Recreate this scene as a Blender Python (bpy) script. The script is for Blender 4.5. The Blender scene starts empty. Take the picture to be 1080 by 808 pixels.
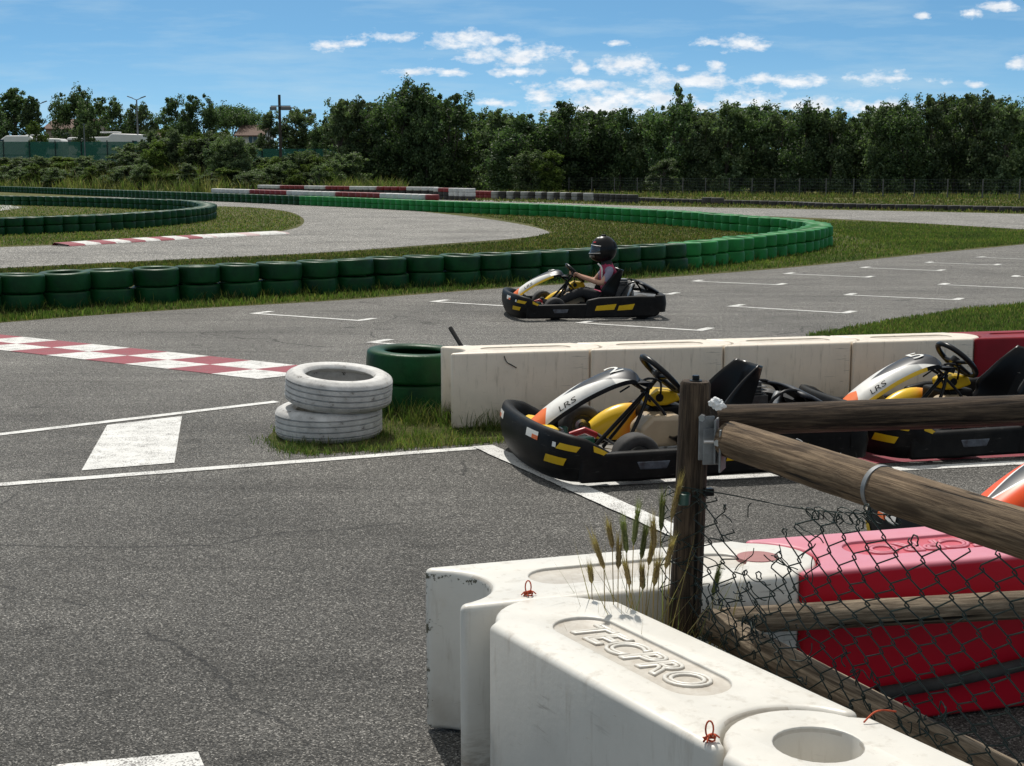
import bpy, bmesh, math, random
import numpy as np
from mathutils import Vector, Matrix, noise
random.seed(7); RNG = np.random.default_rng(7)
S = bpy.context.scene; COL = S.collection
pi = math.pi
# ------------------------------------------------------------------ camera
F_PX, H_CAM, HOR = 1500.0, 1.65, 180.0
PITCH = math.atan((404-HOR)/F_PX)
cp, sp_ = math.cos(PITCH), math.sin(PITCH)
def ray(px, py):
    a, b = (px-540)/F_PX, (404-py)/F_PX
    return Vector((a, cp+b*sp_, -sp_+b*cp))
def G(px, py, z=0.0):
    """point where the sight line through a photo pixel meets height z"""
    r = ray(px, py); t = (z-H_CAM)/r.z
    return Vector((r.x*t, r.y*t, z))
def D(px, py, d):
    """point on the sight line at ground distance d"""
    r = ray(px, py); t = d/r.y
    return Vector((r.x*t, d, H_CAM+r.z*t))
cam = bpy.data.cameras.new('camera'); camo = bpy.data.objects.new('camera', cam); COL.objects.link(camo)
camo.location = (0, 0, H_CAM); camo.rotation_euler = (pi/2-PITCH, 0, 0)
cam.sensor_width = 36; cam.lens = F_PX/1080*36; cam.clip_end = 3000; cam.clip_start = .05
S.camera = camo
# ------------------------------------------------------------------ materials
def nt(name):
    m = bpy.data.materials.new(name); m.use_nodes = True
    t = m.node_tree; b = t.nodes['Principled BSDF']
    return m, t, b
def N(t, typ, **kw):
    n = t.nodes.new(typ)
    for k, v in kw.items():
        if k in n.inputs.keys() if isinstance(k, str) else False: n.inputs[k].default_value = v
        else: setattr(n, k, v)
    return n
def inp(n, **kw):
    for k, v in kw.items(): n.inputs[k].default_value = v
    return n
def rgba(c): return (c[0], c[1], c[2], 1)
def ramp(t, stops, fac):
    r = t.nodes.new('ShaderNodeValToRGB'); e = r.color_ramp.elements
    while len(e) < len(stops): e.new(.5)
    for el, (p, c) in zip(e, stops):
        el.position = p; el.color = rgba(c) if hasattr(c, '__len__') else (c, c, c, 1)
    t.links.new(fac, r.inputs[0]); return r.outputs[0]
def noise_tex(t, vec, scale, detail=5, rough=.6, dist=0):
    n = t.nodes.new('ShaderNodeTexNoise'); inp(n, Scale=scale, Detail=detail, Roughness=rough, Distortion=dist)
    t.links.new(vec, n.inputs['Vector']); return n.outputs['Fac']
def mixc(t, fac, a, b, mode='MIX'):
    n = t.nodes.new('ShaderNodeMix'); n.data_type = 'RGBA'; n.blend_type = mode
    for i, v in ((0, fac), (6, a), (7, b)):
        if isinstance(v, (int, float)): n.inputs[i].default_value = v
        elif hasattr(v, 'default_value'): t.links.new(v, n.inputs[i])
        else: n.inputs[i].default_value = rgba(v)
    return n.outputs[2]
def mth(t, op, a, b=None, clamp=False):
    n = t.nodes.new('ShaderNodeMath'); n.operation = op; n.use_clamp = clamp
    for i, v in enumerate((a, b)):
        if v is None: continue
        if isinstance(v, (int, float)): n.inputs[i].default_value = v
        else: t.links.new(v, n.inputs[i])
    return n.outputs[0]
def coords(t, which='Object', scale=None):
    c = t.nodes.new('ShaderNodeTexCoord').outputs[which]
    if scale is None: return c
    mp = t.nodes.new('ShaderNodeMapping'); mp.inputs['Scale'].default_value = scale
    t.links.new(c, mp.inputs[0]); return mp.outputs[0]
def bump(t, b, h, strength, dist=.01):
    n = t.nodes.new('ShaderNodeBump'); inp(n, Strength=strength, Distance=dist)
    t.links.new(h, n.inputs['Height']); t.links.new(n.outputs[0], b.inputs['Normal'])
def mat(name, c1, c2=None, scale=6, rough=.5, lo=.35, hi=.65, bmp=0, bscale=80, metal=0, spec=.5, stretch=None, isl=0, coat=0):
    m, t, b = nt(name)
    b.inputs['Roughness'].default_value = rough; b.inputs['Metallic'].default_value = metal
    b.inputs['Specular IOR Level'].default_value = spec; b.inputs['Coat Weight'].default_value = coat
    v = coords(t, 'Object', stretch)
    if c2 is None: c2 = tuple(x*.8 for x in c1)
    col = ramp(t, [(lo, c1), (hi, c2)], noise_tex(t, v, scale))
    if isl:
        g = t.nodes.new('ShaderNodeNewGeometry').outputs['Random Per Island']
        k = ramp(t, [(0, 1-isl), (1, 1+isl)], g); col = mixc(t, 1, col, k, 'MULTIPLY')
    t.links.new(col, b.inputs['Base Color'])
    if bmp: bump(t, b, noise_tex(t, v, bscale), bmp)
    return m
def asphalt(name, k, warm=1.0, grain=150, apron=0):
    m, t, b = nt(name); v = coords(t)
    vo = t.nodes.new('ShaderNodeTexVoronoi'); vo.inputs['Scale'].default_value = grain; t.links.new(v, vo.inputs['Vector'])
    sep = t.nodes.new('ShaderNodeSeparateColor'); t.links.new(vo.outputs['Color'], sep.inputs[0])
    c = lambda x: (x*k*warm, x*k, x*k*(.92 if warm >= 1 else 1))
    col = ramp(t, [(0, c(.026)), (.40, c(.072)), (.76, c(.14)), (.93, c(.25)), (1, c(.48))], sep.outputs[0])
    big = ramp(t, [(.3, .70), (.5, .98), (.7, 1.18)], noise_tex(t, v, .5, 7, .66))
    col = mixc(t, 1, col, big, 'MULTIPLY')
    st = ramp(t, [(.3, .86), (.75, 1.1)], noise_tex(t, coords(t, 'Object', (.35, 2.2, 1)), 1.2, 7, .65))
    col = mixc(t, 1, col, st, 'MULTIPLY')
    mr = t.nodes.new('ShaderNodeMapping'); mr.inputs['Rotation'].default_value = (0, 0, -.24); mr.inputs['Scale'].default_value = (.09, 3.2, 1); t.links.new(v, mr.inputs[0])
    rub = ramp(t, [(.36, .84), (.46, .98), (.6, 1.03)], noise_tex(t, mr.outputs[0], 1.6, 5, .6, .3)); col = mixc(t, 1, col, rub, 'MULTIPLY')
    oil = ramp(t, [(.30, .62), (.36, 1)], noise_tex(t, v, 1.9, 4, .55)); col = mixc(t, 1, col, oil, 'MULTIPLY')
    dust = ramp(t, [(.6, 0), (.8, .5)], noise_tex(t, v, .28, 6, .6)); col = mixc(t, dust, col, c(.16))
    if apron:       # pit apron darker, far track paler: surface age plus grazing brightening painted into colour
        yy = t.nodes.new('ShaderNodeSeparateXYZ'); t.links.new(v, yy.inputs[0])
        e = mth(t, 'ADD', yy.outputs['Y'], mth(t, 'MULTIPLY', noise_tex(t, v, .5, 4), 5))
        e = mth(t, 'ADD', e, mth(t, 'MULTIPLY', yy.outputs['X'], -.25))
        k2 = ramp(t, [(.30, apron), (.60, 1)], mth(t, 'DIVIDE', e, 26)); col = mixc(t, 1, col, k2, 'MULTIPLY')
    # a few wandering cracks
    nz = t.nodes.new('ShaderNodeTexNoise'); inp(nz, Scale=1.3, Detail=6); t.links.new(v, nz.inputs['Vector'])
    ad = t.nodes.new('ShaderNodeMix'); ad.data_type = 'VECTOR'; ad.inputs[0].default_value = .28
    t.links.new(v, ad.inputs[4]); t.links.new(nz.outputs['Color'], ad.inputs[5])
    ve = t.nodes.new('ShaderNodeTexVoronoi'); ve.feature = 'DISTANCE_TO_EDGE'; ve.inputs['Scale'].default_value = .35
    t.links.new(ad.outputs[1], ve.inputs['Vector'])
    cr = mth(t, 'LESS_THAN', ve.outputs['Distance'], .0022)
    cr = mth(t, 'MULTIPLY', cr, mth(t, 'GREATER_THAN', noise_tex(t, v, .6, 3), .5))
    col = mixc(t, mth(t, 'MULTIPLY', cr, .55), col, (.02, .02, .02))
    t.links.new(col, b.inputs['Base Color']); b.inputs['Roughness'].default_value = .85
    b.inputs['Specular IOR Level'].default_value = .3
    bump(t, b, mth(t, 'ADD', vo.outputs['Distance'], mth(t, 'MULTIPLY', sep.outputs[0], .8)), .9, .006)
    return m
BHT = .5
def plastic_white(name, base=(.66, .635, .58), moss=False, stain=.5):
    m, t, b = nt(name); v = coords(t)
    col = ramp(t, [(.3, base), (.62, tuple(x*.9 for x in base)), (.82, tuple(x*y for x, y in zip(base, (.78, .73, .66))))], noise_tex(t, v, 5, 8, .66))
    g = noise_tex(t, coords(t, 'Object', (9, 9, 1.2)), 2.2, 8, .7)
    sp = ramp(t, [(.54, 0), (.72, stain)], g)
    col = mixc(t, sp, col, (.30, .25, .19))
    sc = ramp(t, [(.69, 0), (.72, .55)], noise_tex(t, coords(t, 'Object', (3, 3, 30)), 6, 4, .6))
    col = mixc(t, sc, col, (.42, .37, .30))
    z_ = t.nodes.new('ShaderNodeSeparateXYZ'); t.links.new(v, z_.inputs[0])
    rec = mth(t, 'MULTIPLY', mth(t, 'LESS_THAN', z_.outputs['Z'], BHT-.0045), mth(t, 'GREATER_THAN', z_.outputs['Z'], BHT-.0125))
    rec = mth(t, 'MULTIPLY', rec, mth(t, 'LESS_THAN', mth(t, 'ABSOLUTE', z_.outputs['Y']), .088))
    col = mixc(t, mth(t, 'MULTIPLY', rec, ramp(t, [(.3, .25), (.7, .8)], noise_tex(t, v, 22, 6, .7))), col, (.36, .31, .25))
    sp2 = ramp(t, [(.70, 0), (.74, .7)], noise_tex(t, v, 70, 5, .7)); col = mixc(t, mth(t, 'MULTIPLY', sp2, ramp(t, [(.45, 0), (.6, 1)], noise_tex(t, v, 3, 4))), col, (.16, .13, .10))
    scf = mth(t, 'MULTIPLY', ramp(t, [(.62, 0), (.66, .6)], noise_tex(t, coords(t, 'Object', (2.2, 2.2, 26)), 3.1, 6, .6)), ramp(t, [(.5, 0), (.62, 1)], noise_tex(t, v, 2.2, 3))); col = mixc(t, scf, col, (.14, .12, .10))
    foot = mth(t, 'MULTIPLY', ramp(t, [(.0, .7), (.28, 0)], z_.outputs['Z']), ramp(t, [(.4, 0), (.65, 1)], noise_tex(t, v, 4, 7, .65))); col = mixc(t, foot, col, (.36, .31, .25))
    if moss:
        xyz = t.nodes.new('ShaderNodeSeparateXYZ'); t.links.new(v, xyz.inputs[0])
        n1 = noise_tex(t, v, 55, 6, .75); n2 = noise_tex(t, v, 11, 4)
        X, Y, Z = xyz.outputs['X'], xyz.outputs['Y'], xyz.outputs['Z']
        lx = mth(t, 'MULTIPLY', mth(t, 'LESS_THAN', X, -.34), mth(t, 'LESS_THAN', Z, .487))
        ed = ramp(t, [(.150, 0), (.176, .155), (.195, .17)], Y)
        tp = mth(t, 'MULTIPLY', ramp(t, [(.452, 0), (.478, .17)], Z), ramp(t, [(.0, 0), (.06, 1)], mth(t, 'ADD', Y, .14)))
        sN = mth(t, 'ADD', mth(t, 'MULTIPLY', n1, .6), mth(t, 'MULTIPLY', n2, .4))
        sN = mth(t, 'ADD', sN, mth(t, 'MAXIMUM', ed, tp))
        col = mixc(t, mth(t, 'MULTIPLY', lx, ramp(t, [(.665, 0), (.69, .95)], sN)), col, (.05, .045, .02))
        dr = mth(t, 'MULTIPLY', mth(t, 'LESS_THAN', Y, -.15), ramp(t, [(.02, .75), (.17, 0)], Z))
        col = mixc(t, mth(t, 'MULTIPLY', dr, ramp(t, [(.45, 0), (.6, 1)], noise_tex(t, coords(t, 'Object', (6, 6, 26)), 4, 6, .7))), col, (.22, .17, .12))
    t.links.new(col, b.inputs['Base Color']); b.inputs['Roughness'].default_value = .42
    b.inputs['Subsurface Weight'].default_value = 0
    bump(t, b, noise_tex(t, v, 60, 5), .12, .004)
    return m
def wood(name, c1, c2, dark):
    m, t, b = nt(name); v = coords(t, 'Object', (3.2, 62, 62))
    dn = t.nodes.new('ShaderNodeTexNoise'); inp(dn, Scale=3.0, Detail=3); t.links.new(coords(t), dn.inputs['Vector'])
    ad = t.nodes.new('ShaderNodeMix'); ad.data_type = 'VECTOR'; ad.inputs[0].default_value = .5; t.links.new(v, ad.inputs[4]); t.links.new(dn.outputs['Color'], ad.inputs[5])
    w = noise_tex(t, v, 1.7, 8, .72, .6)
    col = ramp(t, [(.32, dark), (.45, c1), (.58, c2), (.74, tuple(x*1.45 for x in c2))], w)
    k = ramp(t, [(.35, .55), (.7, 1.3)], noise_tex(t, coords(t, 'Object', (1.2, 5, 5)), 3.5, 6)); col = mixc(t, 1, col, k, 'MULTIPLY')
    cr = ramp(t, [(.335, 1), (.375, 0)], noise_tex(t, coords(t, 'Object', (.8, 13, 13)), 1.9, 5, .55, .5))
    kn = t.nodes.new('ShaderNodeTexVoronoi'); inp(kn, Scale=1); t.links.new(coords(t, 'Object', (3.0, 9, 9)), kn.inputs['Vector'])
    kk = ramp(t, [(.09, 1), (.16, 0)], kn.outputs['Distance']); col = mixc(t, mth(t, 'MULTIPLY', kk, .7), col, dark)
    col = mixc(t, cr, col, (.010, .008, .006))
    t.links.new(col, b.inputs['Base Color']); b.inputs['Roughness'].default_value = .8; b.inputs['Specular IOR Level'].default_value = .2
    bump(t, b, mth(t, 'SUBTRACT', w, mth(t, 'MULTIPLY', cr, 1.2)), .8, .005)
    return m
def leafmat(name, a, bcol, var=.45, tl=.25, spec=.12):
    m, t, b = nt(name)
    g = t.nodes.new('ShaderNodeNewGeometry').outputs['Random Per Island']
    col = ramp(t, [(0, tuple(x*(1-var) for x in a)), (.5, a), (1, bcol)], g)
    o = t.nodes.new('ShaderNodeObjectInfo').outputs['Random']
    k = ramp(t, [(0, .7), (1, 1.3)], o); col = mixc(t, 1, col, k, 'MULTIPLY')
    big = ramp(t, [(.35, (.75, .8, .8)), (.65, (1.3, 1.2, 1.0))], noise_tex(t, coords(t), .55, 3)); col = mixc(t, 1, col, big, 'MULTIPLY')
    t.links.new(col, b.inputs['Base Color']); b.inputs['Roughness'].default_value = .6
    b.inputs['Specular IOR Level'].default_value = spec
    tr = t.nodes.new('ShaderNodeBsdfTranslucent'); t.links.new(mixc(t, 1, col, (.95, 1.15, .6), 'MULTIPLY'), tr.inputs[0])
    mx = t.nodes.new('ShaderNodeMixShader'); mx.inputs[0].default_value = tl
    t.links.new(b.outputs[0], mx.inputs[1]); t.links.new(tr.outputs[0], mx.inputs[2]); t.links.new(mx.outputs[0], t.nodes['Material Output'].inputs[0])
    return m
M = {}
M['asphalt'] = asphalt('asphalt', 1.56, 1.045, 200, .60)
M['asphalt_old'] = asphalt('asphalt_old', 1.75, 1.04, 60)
M['paint'] = None
def paint(name, c, wear=.5):
    m, t, b = nt(name); v = coords(t)
    vo = t.nodes.new('ShaderNodeTexVoronoi'); vo.inputs['Scale'].default_value = 150; t.links.new(v, vo.inputs['Vector'])
    n = mth(t, 'ADD', mth(t, 'MULTIPLY', noise_tex(t, v, 7, 6, .7), .7), mth(t, 'MULTIPLY', vo.outputs['Distance'], .45))
    f = ramp(t, [(wear+.10, 0), (wear+.2, .85)], n)
    c0 = mixc(t, ramp(t, [(.35, 0), (.7, 1)], noise_tex(t, v, 2.5, 5)), c, tuple(x*.82 for x in c))
    t.links.new(mixc(t, f, c0, (.11, .10, .095)), b.inputs['Base Color'])
    b.inputs['Roughness'].default_value = .7; bump(t, b, vo.outputs['Distance'], .6, .004)
    return m
M['paint'] = paint('white_road_paint', (.66, .655, .63), .52)
M['paint_red'] = paint('red_road_paint', (.23, .014, .032), .56)
M['grassground'] = None
def grassground():
    m, t, b = nt('grass_ground'); v = coords(t)
    c = ramp(t, [(.3, (.06, .075, .022)), (.5, (.105, .11, .04)), (.68, (.16, .145, .07)), (.85, (.21, .185, .11))],
             mth(t, 'ADD', mth(t, 'MULTIPLY', noise_tex(t, v, .35, 6, .65), .55), mth(t, 'MULTIPLY', noise_tex(t, v, 9, 6, .75), .5)))
    k = ramp(t, [(.3, .55), (.7, 1.4)], noise_tex(t, v, 30, 4, .8)); c = mixc(t, 1, c, k, 'MULTIPLY')
    t.links.new(c, b.inputs['Base Color']); b.inputs['Roughness'].default_value = .95; b.inputs['Specular IOR Level'].default_value = .1
    bump(t, b, noise_tex(t, v, 14, 5, .8), 1, .08); return m
M['grassground'] = grassground()
M['grass'] = leafmat('grass_blade', (.082, .135, .036), (.16, .20, .07), var=.6, tl=.45)
M['grass_dry'] = leafmat('grass_blade_dry', (.14, .135, .06), (.28, .24, .12), tl=.4)
M['leaf'] = leafmat('leaf_dark', (.068, .116, .052), (.145, .205, .105), var=.55, tl=.40, spec=.3)
M['leaf_olive'] = leafmat('leaf_olive', (.092, .136, .070), (.18, .228, .132), var=.55, tl=.40, spec=.3)
M['leaf_bright'] = leafmat('leaf_bright', (.10, .15, .04), (.19, .25, .08), tl=.4)
M['reed'] = leafmat('reed', (.12, .12, .055), (.34, .30, .17), tl=.4)
M['bark'] = mat('bark', (.06, .05, .04), (.12, .10, .08), 5, .9, bmp=.5, bscale=12)
M['plastic'] = plastic_white('white_plastic')
M['plastic_moss'] = plastic_white('white_plastic_mossy', moss=True)
M['plastic_wall'] = plastic_white('white_plastic_weathered', (.76, .67, .555), stain=.7)
M['plastic_red'] = mat('red_plastic', (.50, .006, .020), (.40, .005, .016), 3, .5, bmp=.1, bscale=50, spec=.2)
M['plastic_dark_red'] = mat('dark_red_plastic', (.22, .008, .016), (.16, .007, .012), 3, .5, spec=.2)
def lit_top_red():
    # sunlit paleness of the upward face, painted into the red
    m, t, b = nt('red_plastic_lit_top'); v = coords(t)
    nz = t.nodes.new('ShaderNodeSeparateXYZ'); t.links.new(v, nz.inputs[0])
    f = mth(t, 'MULTIPLY', ramp(t, [(.485, 0), (.4985, 1)], nz.outputs['Z']), ramp(t, [(.25, .78), (.7, 1)], noise_tex(t, v, 7, 7, .65)))
    c = mixc(t, f, (.46, .006, .020), (.58, .25, .31)); t.links.new(c, b.inputs['Base Color']); b.inputs['Specular IOR Level'].default_value = .2
    b.inputs['Roughness'].default_value = .42; return m
M['plastic_pink'] = lit_top_red()
M['black'] = mat('black_plastic', (.004, .004, .0045), (.009, .009, .0095), 9, .5, bmp=.05, spec=.14)
def scuffed(m):
    t = m.node_tree; b = t.nodes['Principled BSDF']; src = b.inputs['Base Color'].links[0].from_socket; v = coords(t, 'Object', (3, 3, 20))
    f = mth(t, 'MULTIPLY', ramp(t, [(.60, 0), (.66, .8)], noise_tex(t, v, 4, 7, .7)), ramp(t, [(.45, 0), (.6, 1)], noise_tex(t, coords(t), 5, 3)))
    d = ramp(t, [(.45, 0), (.8, .35)], noise_tex(t, coords(t), 3, 6, .7))
    c = mixc(t, d, src, (.045, .040, .034)); c = mixc(t, f, c, (.085, .08, .075)); t.links.new(c, b.inputs['Base Color'])
scuffed(M['black'])
M['gloss_black'] = mat('gloss_black', (.006, .006, .007), (.010, .010, .010), 5, .3, spec=.22)
M['rubber'] = mat('rubber', (.022, .021, .02), (.045, .042, .04), 14, .8, bmp=.2)
M['steel'] = mat('steel', (.55, .55, .55), (.4, .4, .4), 20, .35, metal=1)
M['galv'] = mat('galvanised', (.24, .25, .255), (.15, .155, .16), 25, .55, metal=.4)
M['yellow'] = mat('yellow_sticker', (.62, .40, .010), (.50, .31, .008), 5, .45, spec=.25)
def yelor():
    m, t, b = nt('yellow_orange'); sp = t.nodes.new('ShaderNodeSeparateXYZ'); t.links.new(coords(t), sp.inputs[0])
    n = mth(t, 'ADD', mth(t, 'ADD', sp.outputs['X'], mth(t, 'MULTIPLY', sp.outputs['Z'], .55)), mth(t, 'MULTIPLY', noise_tex(t, coords(t), 9, 2), .06))
    t.links.new(ramp(t, [(.08, (.78, .48, .01)), (.10, (.60, .075, .01)), (.19, (.72, .17, .01)), (.30, (.80, .50, .012)), (.5, (.80, .50, .012))], n), b.inputs['Base Color'])
    b.inputs['Roughness'].default_value = .3; return m
M['yelor'] = yelor()
M['orange'] = mat('orange_sticker', (.78, .16, .025), (.72, .13, .02), 4, .35)
M['orange_red'] = mat('orange_red_panel', (.80, .085, .012), (.74, .07, .01), 4, .3)
M['white'] = mat('white_sticker', (.78, .77, .73), (.70, .68, .62), 7, .35)
M['navy'] = mat('navy_panel', (.012, .014, .02), (.02, .023, .03), 6, .5, spec=.3)
M['tank'] = mat('tank_plastic', (.48, .38, .25), (.38, .29, .19), 4, .35)
M['greencan'] = mat('green_plastic', (.012, .10, .05), (.01, .07, .04), 6, .4)
M['redtube'] = mat('red_tube', (.45, .015, .02), None, 5, .35)
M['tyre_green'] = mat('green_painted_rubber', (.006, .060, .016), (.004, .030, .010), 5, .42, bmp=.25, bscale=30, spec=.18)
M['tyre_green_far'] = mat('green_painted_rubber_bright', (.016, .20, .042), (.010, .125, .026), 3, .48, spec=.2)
M['tyre_white'] = None
def tyrewhite():
    m, t, b = nt('white_painted_rubber'); v = coords(t)
    n = noise_tex(t, v, 16, 8, .75)
    c = ramp(t, [(.40, (.62, .61, .59)), (.58, (.50, .49, .47)), (.63, (.34, .32, .30)), (.655, (.03, .03, .03))], n)
    g = ramp(t, [(.35, .75), (.6, 1)], noise_tex(t, v, 5, 6)); c = mixc(t, 1, c, g, 'MULTIPLY')
    t.links.new(c, b.inputs['Base Color']); b.inputs['Roughness'].default_value = .7; bump(t, b, n, .25, .004); return m
M['tyre_white'] = tyrewhite()
M['tyre_red'] = mat('red_painted_rubber', (.24, .018, .022), (.15, .014, .016), 3, .55)
M['rubber2'] = mat('rubber_dusty', (.03, .028, .026), (.06, .055, .05), 14, .85)
M['tyre_grey'] = mat('grey_painted_rubber', (.34, .34, .33), (.2, .2, .2), 3, .6)
M['tyre_pale'] = mat('pale_painted_rubber', (.60, .60, .58), (.42, .42, .42), 3, .6)
M['wood'] = wood('weathered_log', (.098, .066, .040), (.19, .135, .085), (.04, .026, .016))
M['wood_dark'] = wood('dark_log', (.042, .029, .020), (.095, .067, .045), (.014, .010, .008))
M['wood_grey'] = wood('grey_log', (.13, .098, .068), (.26, .205, .145), (.06, .045, .03))
M['wire'] = mat('green_wire', (.006, .014, .012), (.012, .026, .022), 30, .45, spec=.3)
M['wire_grey'] = mat('grey_wire', (.09, .10, .10), (.05, .055, .055), 8, .5, metal=.3)
M['twine'] = mat('orange_twine', (.55, .09, .03), (.35, .05, .02), 60, .8)
M['tissue'] = mat('tissue', (.82, .82, .82), (.7, .7, .7), 30, .9, bmp=.4)
M['skin'] = mat('skin', (.50, .27, .18), (.45, .23, .15), 9, .5)
M['pink'] = mat('pink_cloth', (.40, .035, .10), (.30, .025, .075), 20, .85)
M['lavender'] = mat('lavender_cloth', (.24, .23, .31), (.18, .17, .24), 20, .85)
M['black_cloth'] = mat('black_cloth', (.012, .012, .014), (.02, .02, .022), 25, .9)
M['barley'] = leafmat('barley_straw', (.40, .29, .15), (.58, .46, .27), tl=.45)
M['barley_green'] = leafmat('barley_green', (.18, .21, .09), (.36, .34, .17), tl=.45)
M['render'] = mat('pale_render', (.56, .55, .56), (.50, .49, .50), 3, .9)
M['render_beige'] = mat('beige_render', (.30, .26, .22), (.26, .22, .19), 3, .9)
M['rooftile'] = mat('roof_tile', (.12, .07, .05), (.08, .05, .038), 3, .9, stretch=(1, 4, 1))
M['glass'] = mat('dark_glass', (.02, .025, .03), (.03, .04, .045), 3, .1)
M['camper'] = mat('camper_shell', (.70, .70, .69), (.63, .63, .62), 1, .4)
M['lamp_metal'] = mat('lamp_metal', (.10, .11, .12), (.14, .15, .16), 3, .5)
M['pole_wood'] = mat('pole_timber', (.035, .028, .022), (.06, .05, .04), 3, .9)
M['post_grey'] = mat('post_grey', (.12, .12, .12), (.08, .08, .08), 8, .9)
M['concrete'] = mat('concrete', (.34, .33, .31), (.27, .26, .24), 8, .9)
def screen():
    m, t, b = nt('green_screen_mesh'); b.inputs['Base Color'].default_value = (.016, .12, .09, 1); b.inputs['Roughness'].default_value = .8
    tr = t.nodes.new('ShaderNodeBsdfTransparent'); mx = t.nodes.new('ShaderNodeMixShader'); mx.inputs[0].default_value = .66
    o = t.nodes['Material Output']; t.links.new(tr.outputs[0], mx.inputs[1]); t.links.new(b.outputs[0], mx.inputs[2]); t.links.new(mx.outputs[0], o.inputs[0]); return m
M['screen'] = screen()
# ------------------------------------------------------------------ mesh helpers
class MB:
    def __init__(s): s.v = []; s.f = []; s.m = []
    def add(s, vs, fs, mi=0):
        o = len(s.v); s.v += [tuple(p) for p in vs]; s.f += [tuple(i+o for i in f) for f in fs]; s.m += [mi]*len(fs); return s
    def box(s, c, d, mi=0, rz=0, ry=0):
        R = Matrix.Rotation(rz, 3, 'Z') @ Matrix.Rotation(ry, 3, 'Y')
        vs = [Vector(c)+R @ Vector((x*d[0]/2, y*d[1]/2, z*d[2]/2)) for x in (-1, 1) for y in (-1, 1) for z in (-1, 1)]
        return s.add(vs, [(0, 1, 3, 2), (4, 6, 7, 5), (0, 4, 5, 1), (2, 3, 7, 6), (0, 2, 6, 4), (1, 5, 7, 3)], mi)
    def tube(s, pts, r, n=8, mi=0, cap=True, closed=False):
        pts = [Vector(p) for p in pts]; k = len(pts)
        rs = r if hasattr(r, '__len__') else [r]*k
        vs = []; prev = None
        for i, p in enumerate(pts):
            if closed: t = pts[(i+1) % k]-pts[i-1]
            else: t = pts[min(i+1, k-1)]-pts[max(i-1, 0)]
            t = t.normalized() if t.length > 1e-9 else Vector((0, 0, 1))
            if prev is None: a = t.orthogonal().normalized()
            else:
                a = prev-t*prev.dot(t)
                a = a.normalized() if a.length > 1e-6 else t.orthogonal().normalized()
            prev = a; b = t.cross(a)
            vs += [p+(a*math.cos(2*pi*j/n)+b*math.sin(2*pi*j/n))*rs[i] for j in range(n)]
        fs = []
        for i in range(k if closed else k-1):
            q = (i+1) % k
            fs += [(i*n+j, i*n+(j+1) % n, q*n+(j+1) % n, q*n+j) for j in range(n)]
        if cap and not closed: fs += [tuple(range(n))[::-1], tuple((k-1)*n+j for j in range(n))]
        return s.add(vs, fs, mi)
    def grid(s, rows, mi=0, wrap=False, mf=None):
        n = len(rows[0]); vs = [p for r in rows for p in r]; o = len(s.v)
        s.v += [tuple(p) for p in vs]
        for i in range(len(rows)-1):
            for j in range(n if wrap else n-1):
                q = (j+1) % n
                s.f.append((o+i*n+j, o+i*n+q, o+(i+1)*n+q, o+(i+1)*n+j)); s.m.append(mf(i, j) if mf else mi)
        return s
    def lathe(s, prof, n=32, mi=0, axis='Z', c=(0, 0, 0), mf=None, closed=False):
        rows = []
        for r, z in (prof+[prof[0]] if closed else prof):
            row = []
            for j in range(n):
                a = 2*pi*j/n; x, y = r*math.cos(a), r*math.sin(a)
                p = {'Z': (x, y, z), 'Y': (x, z, -y), 'X': (z, x, y)}[axis]
                row.append((p[0]+c[0], p[1]+c[1], p[2]+c[2]))
            rows.append(row)
        return s.grid(rows, mi, True, mf)
    def prism(s, poly, z0, z1, mi=0, plane='XY'):
        n = len(poly); f = {'XY': lambda a, b, z: (a, b, z), 'XZ': lambda a, b, z: (a, z, b), 'YZ': lambda a, b, z: (z, a, b)}[plane]
        vs = [f(a, b, z0) for a, b in poly]+[f(a, b, z1) for a, b in poly]
        return s.add(vs, [tuple(range(n))[::-1], tuple(range(n, 2*n))]+[(i, (i+1) % n, n+(i+1) % n, n+i) for i in range(n)], mi)
    def mesh(s, name, mats, smooth=True):
        me = bpy.data.meshes.new(name); me.from_pydata(s.v, [], s.f)
        for m in (mats if isinstance(mats, (list, tuple)) else [mats]): me.materials.append(m)
        me.polygons.foreach_set('material_index', s.m)
        me.polygons.foreach_set('use_smooth', [smooth]*len(s.f)); me.update(); return me
    def build(s, name, mats, parent=None, smooth=True, bevel=0, seg=2, ang=35, auto=40, recalc=True):
        me = s.mesh(name, mats, smooth)
        if recalc:
            bm = bmesh.new(); bm.from_mesh(me); bmesh.ops.recalc_face_normals(bm, faces=bm.faces); bm.to_mesh(me); bm.free()
        if smooth and auto: me.set_sharp_from_angle(angle=math.radians(auto))
        o = link(name, me, parent)
        if bevel:
            b = o.modifiers.new('bevel', 'BEVEL'); b.width = bevel; b.segments = seg; b.limit_method = 'ANGLE'; b.angle_limit = math.radians(ang); b.harden_normals = False
        return o
def link(name, data, parent=None):
    o = bpy.data.objects.new(name, data); COL.objects.link(o)
    if parent: o.parent = parent
    return o
def tag(o, label=None, cat=None, group=None, kind=None):
    if label: o['label'] = label
    if cat: o['category'] = cat
    if group: o['group'] = group
    if kind: o['kind'] = kind
    return o
def empty(name, loc, rz, label, cat, group=None):
    o = bpy.data.objects.new(name, None); COL.objects.link(o); o.empty_display_size = .1
    o.location = loc; o.rotation_euler = (0, 0, rz); return tag(o, label, cat, group)
def copy_tree(o, parent=None):
    c = o.copy(); COL.objects.link(c)
    if parent: c.parent = parent
    for ch in list(o.children): copy_tree(ch, c)
    return c
def bake(o):
    dg = bpy.context.evaluated_depsgraph_get(); dg.update()
    me = bpy.data.meshes.new_from_object(o.evaluated_get(dg)); o.modifiers.clear(); o.data = me; return o
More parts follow.
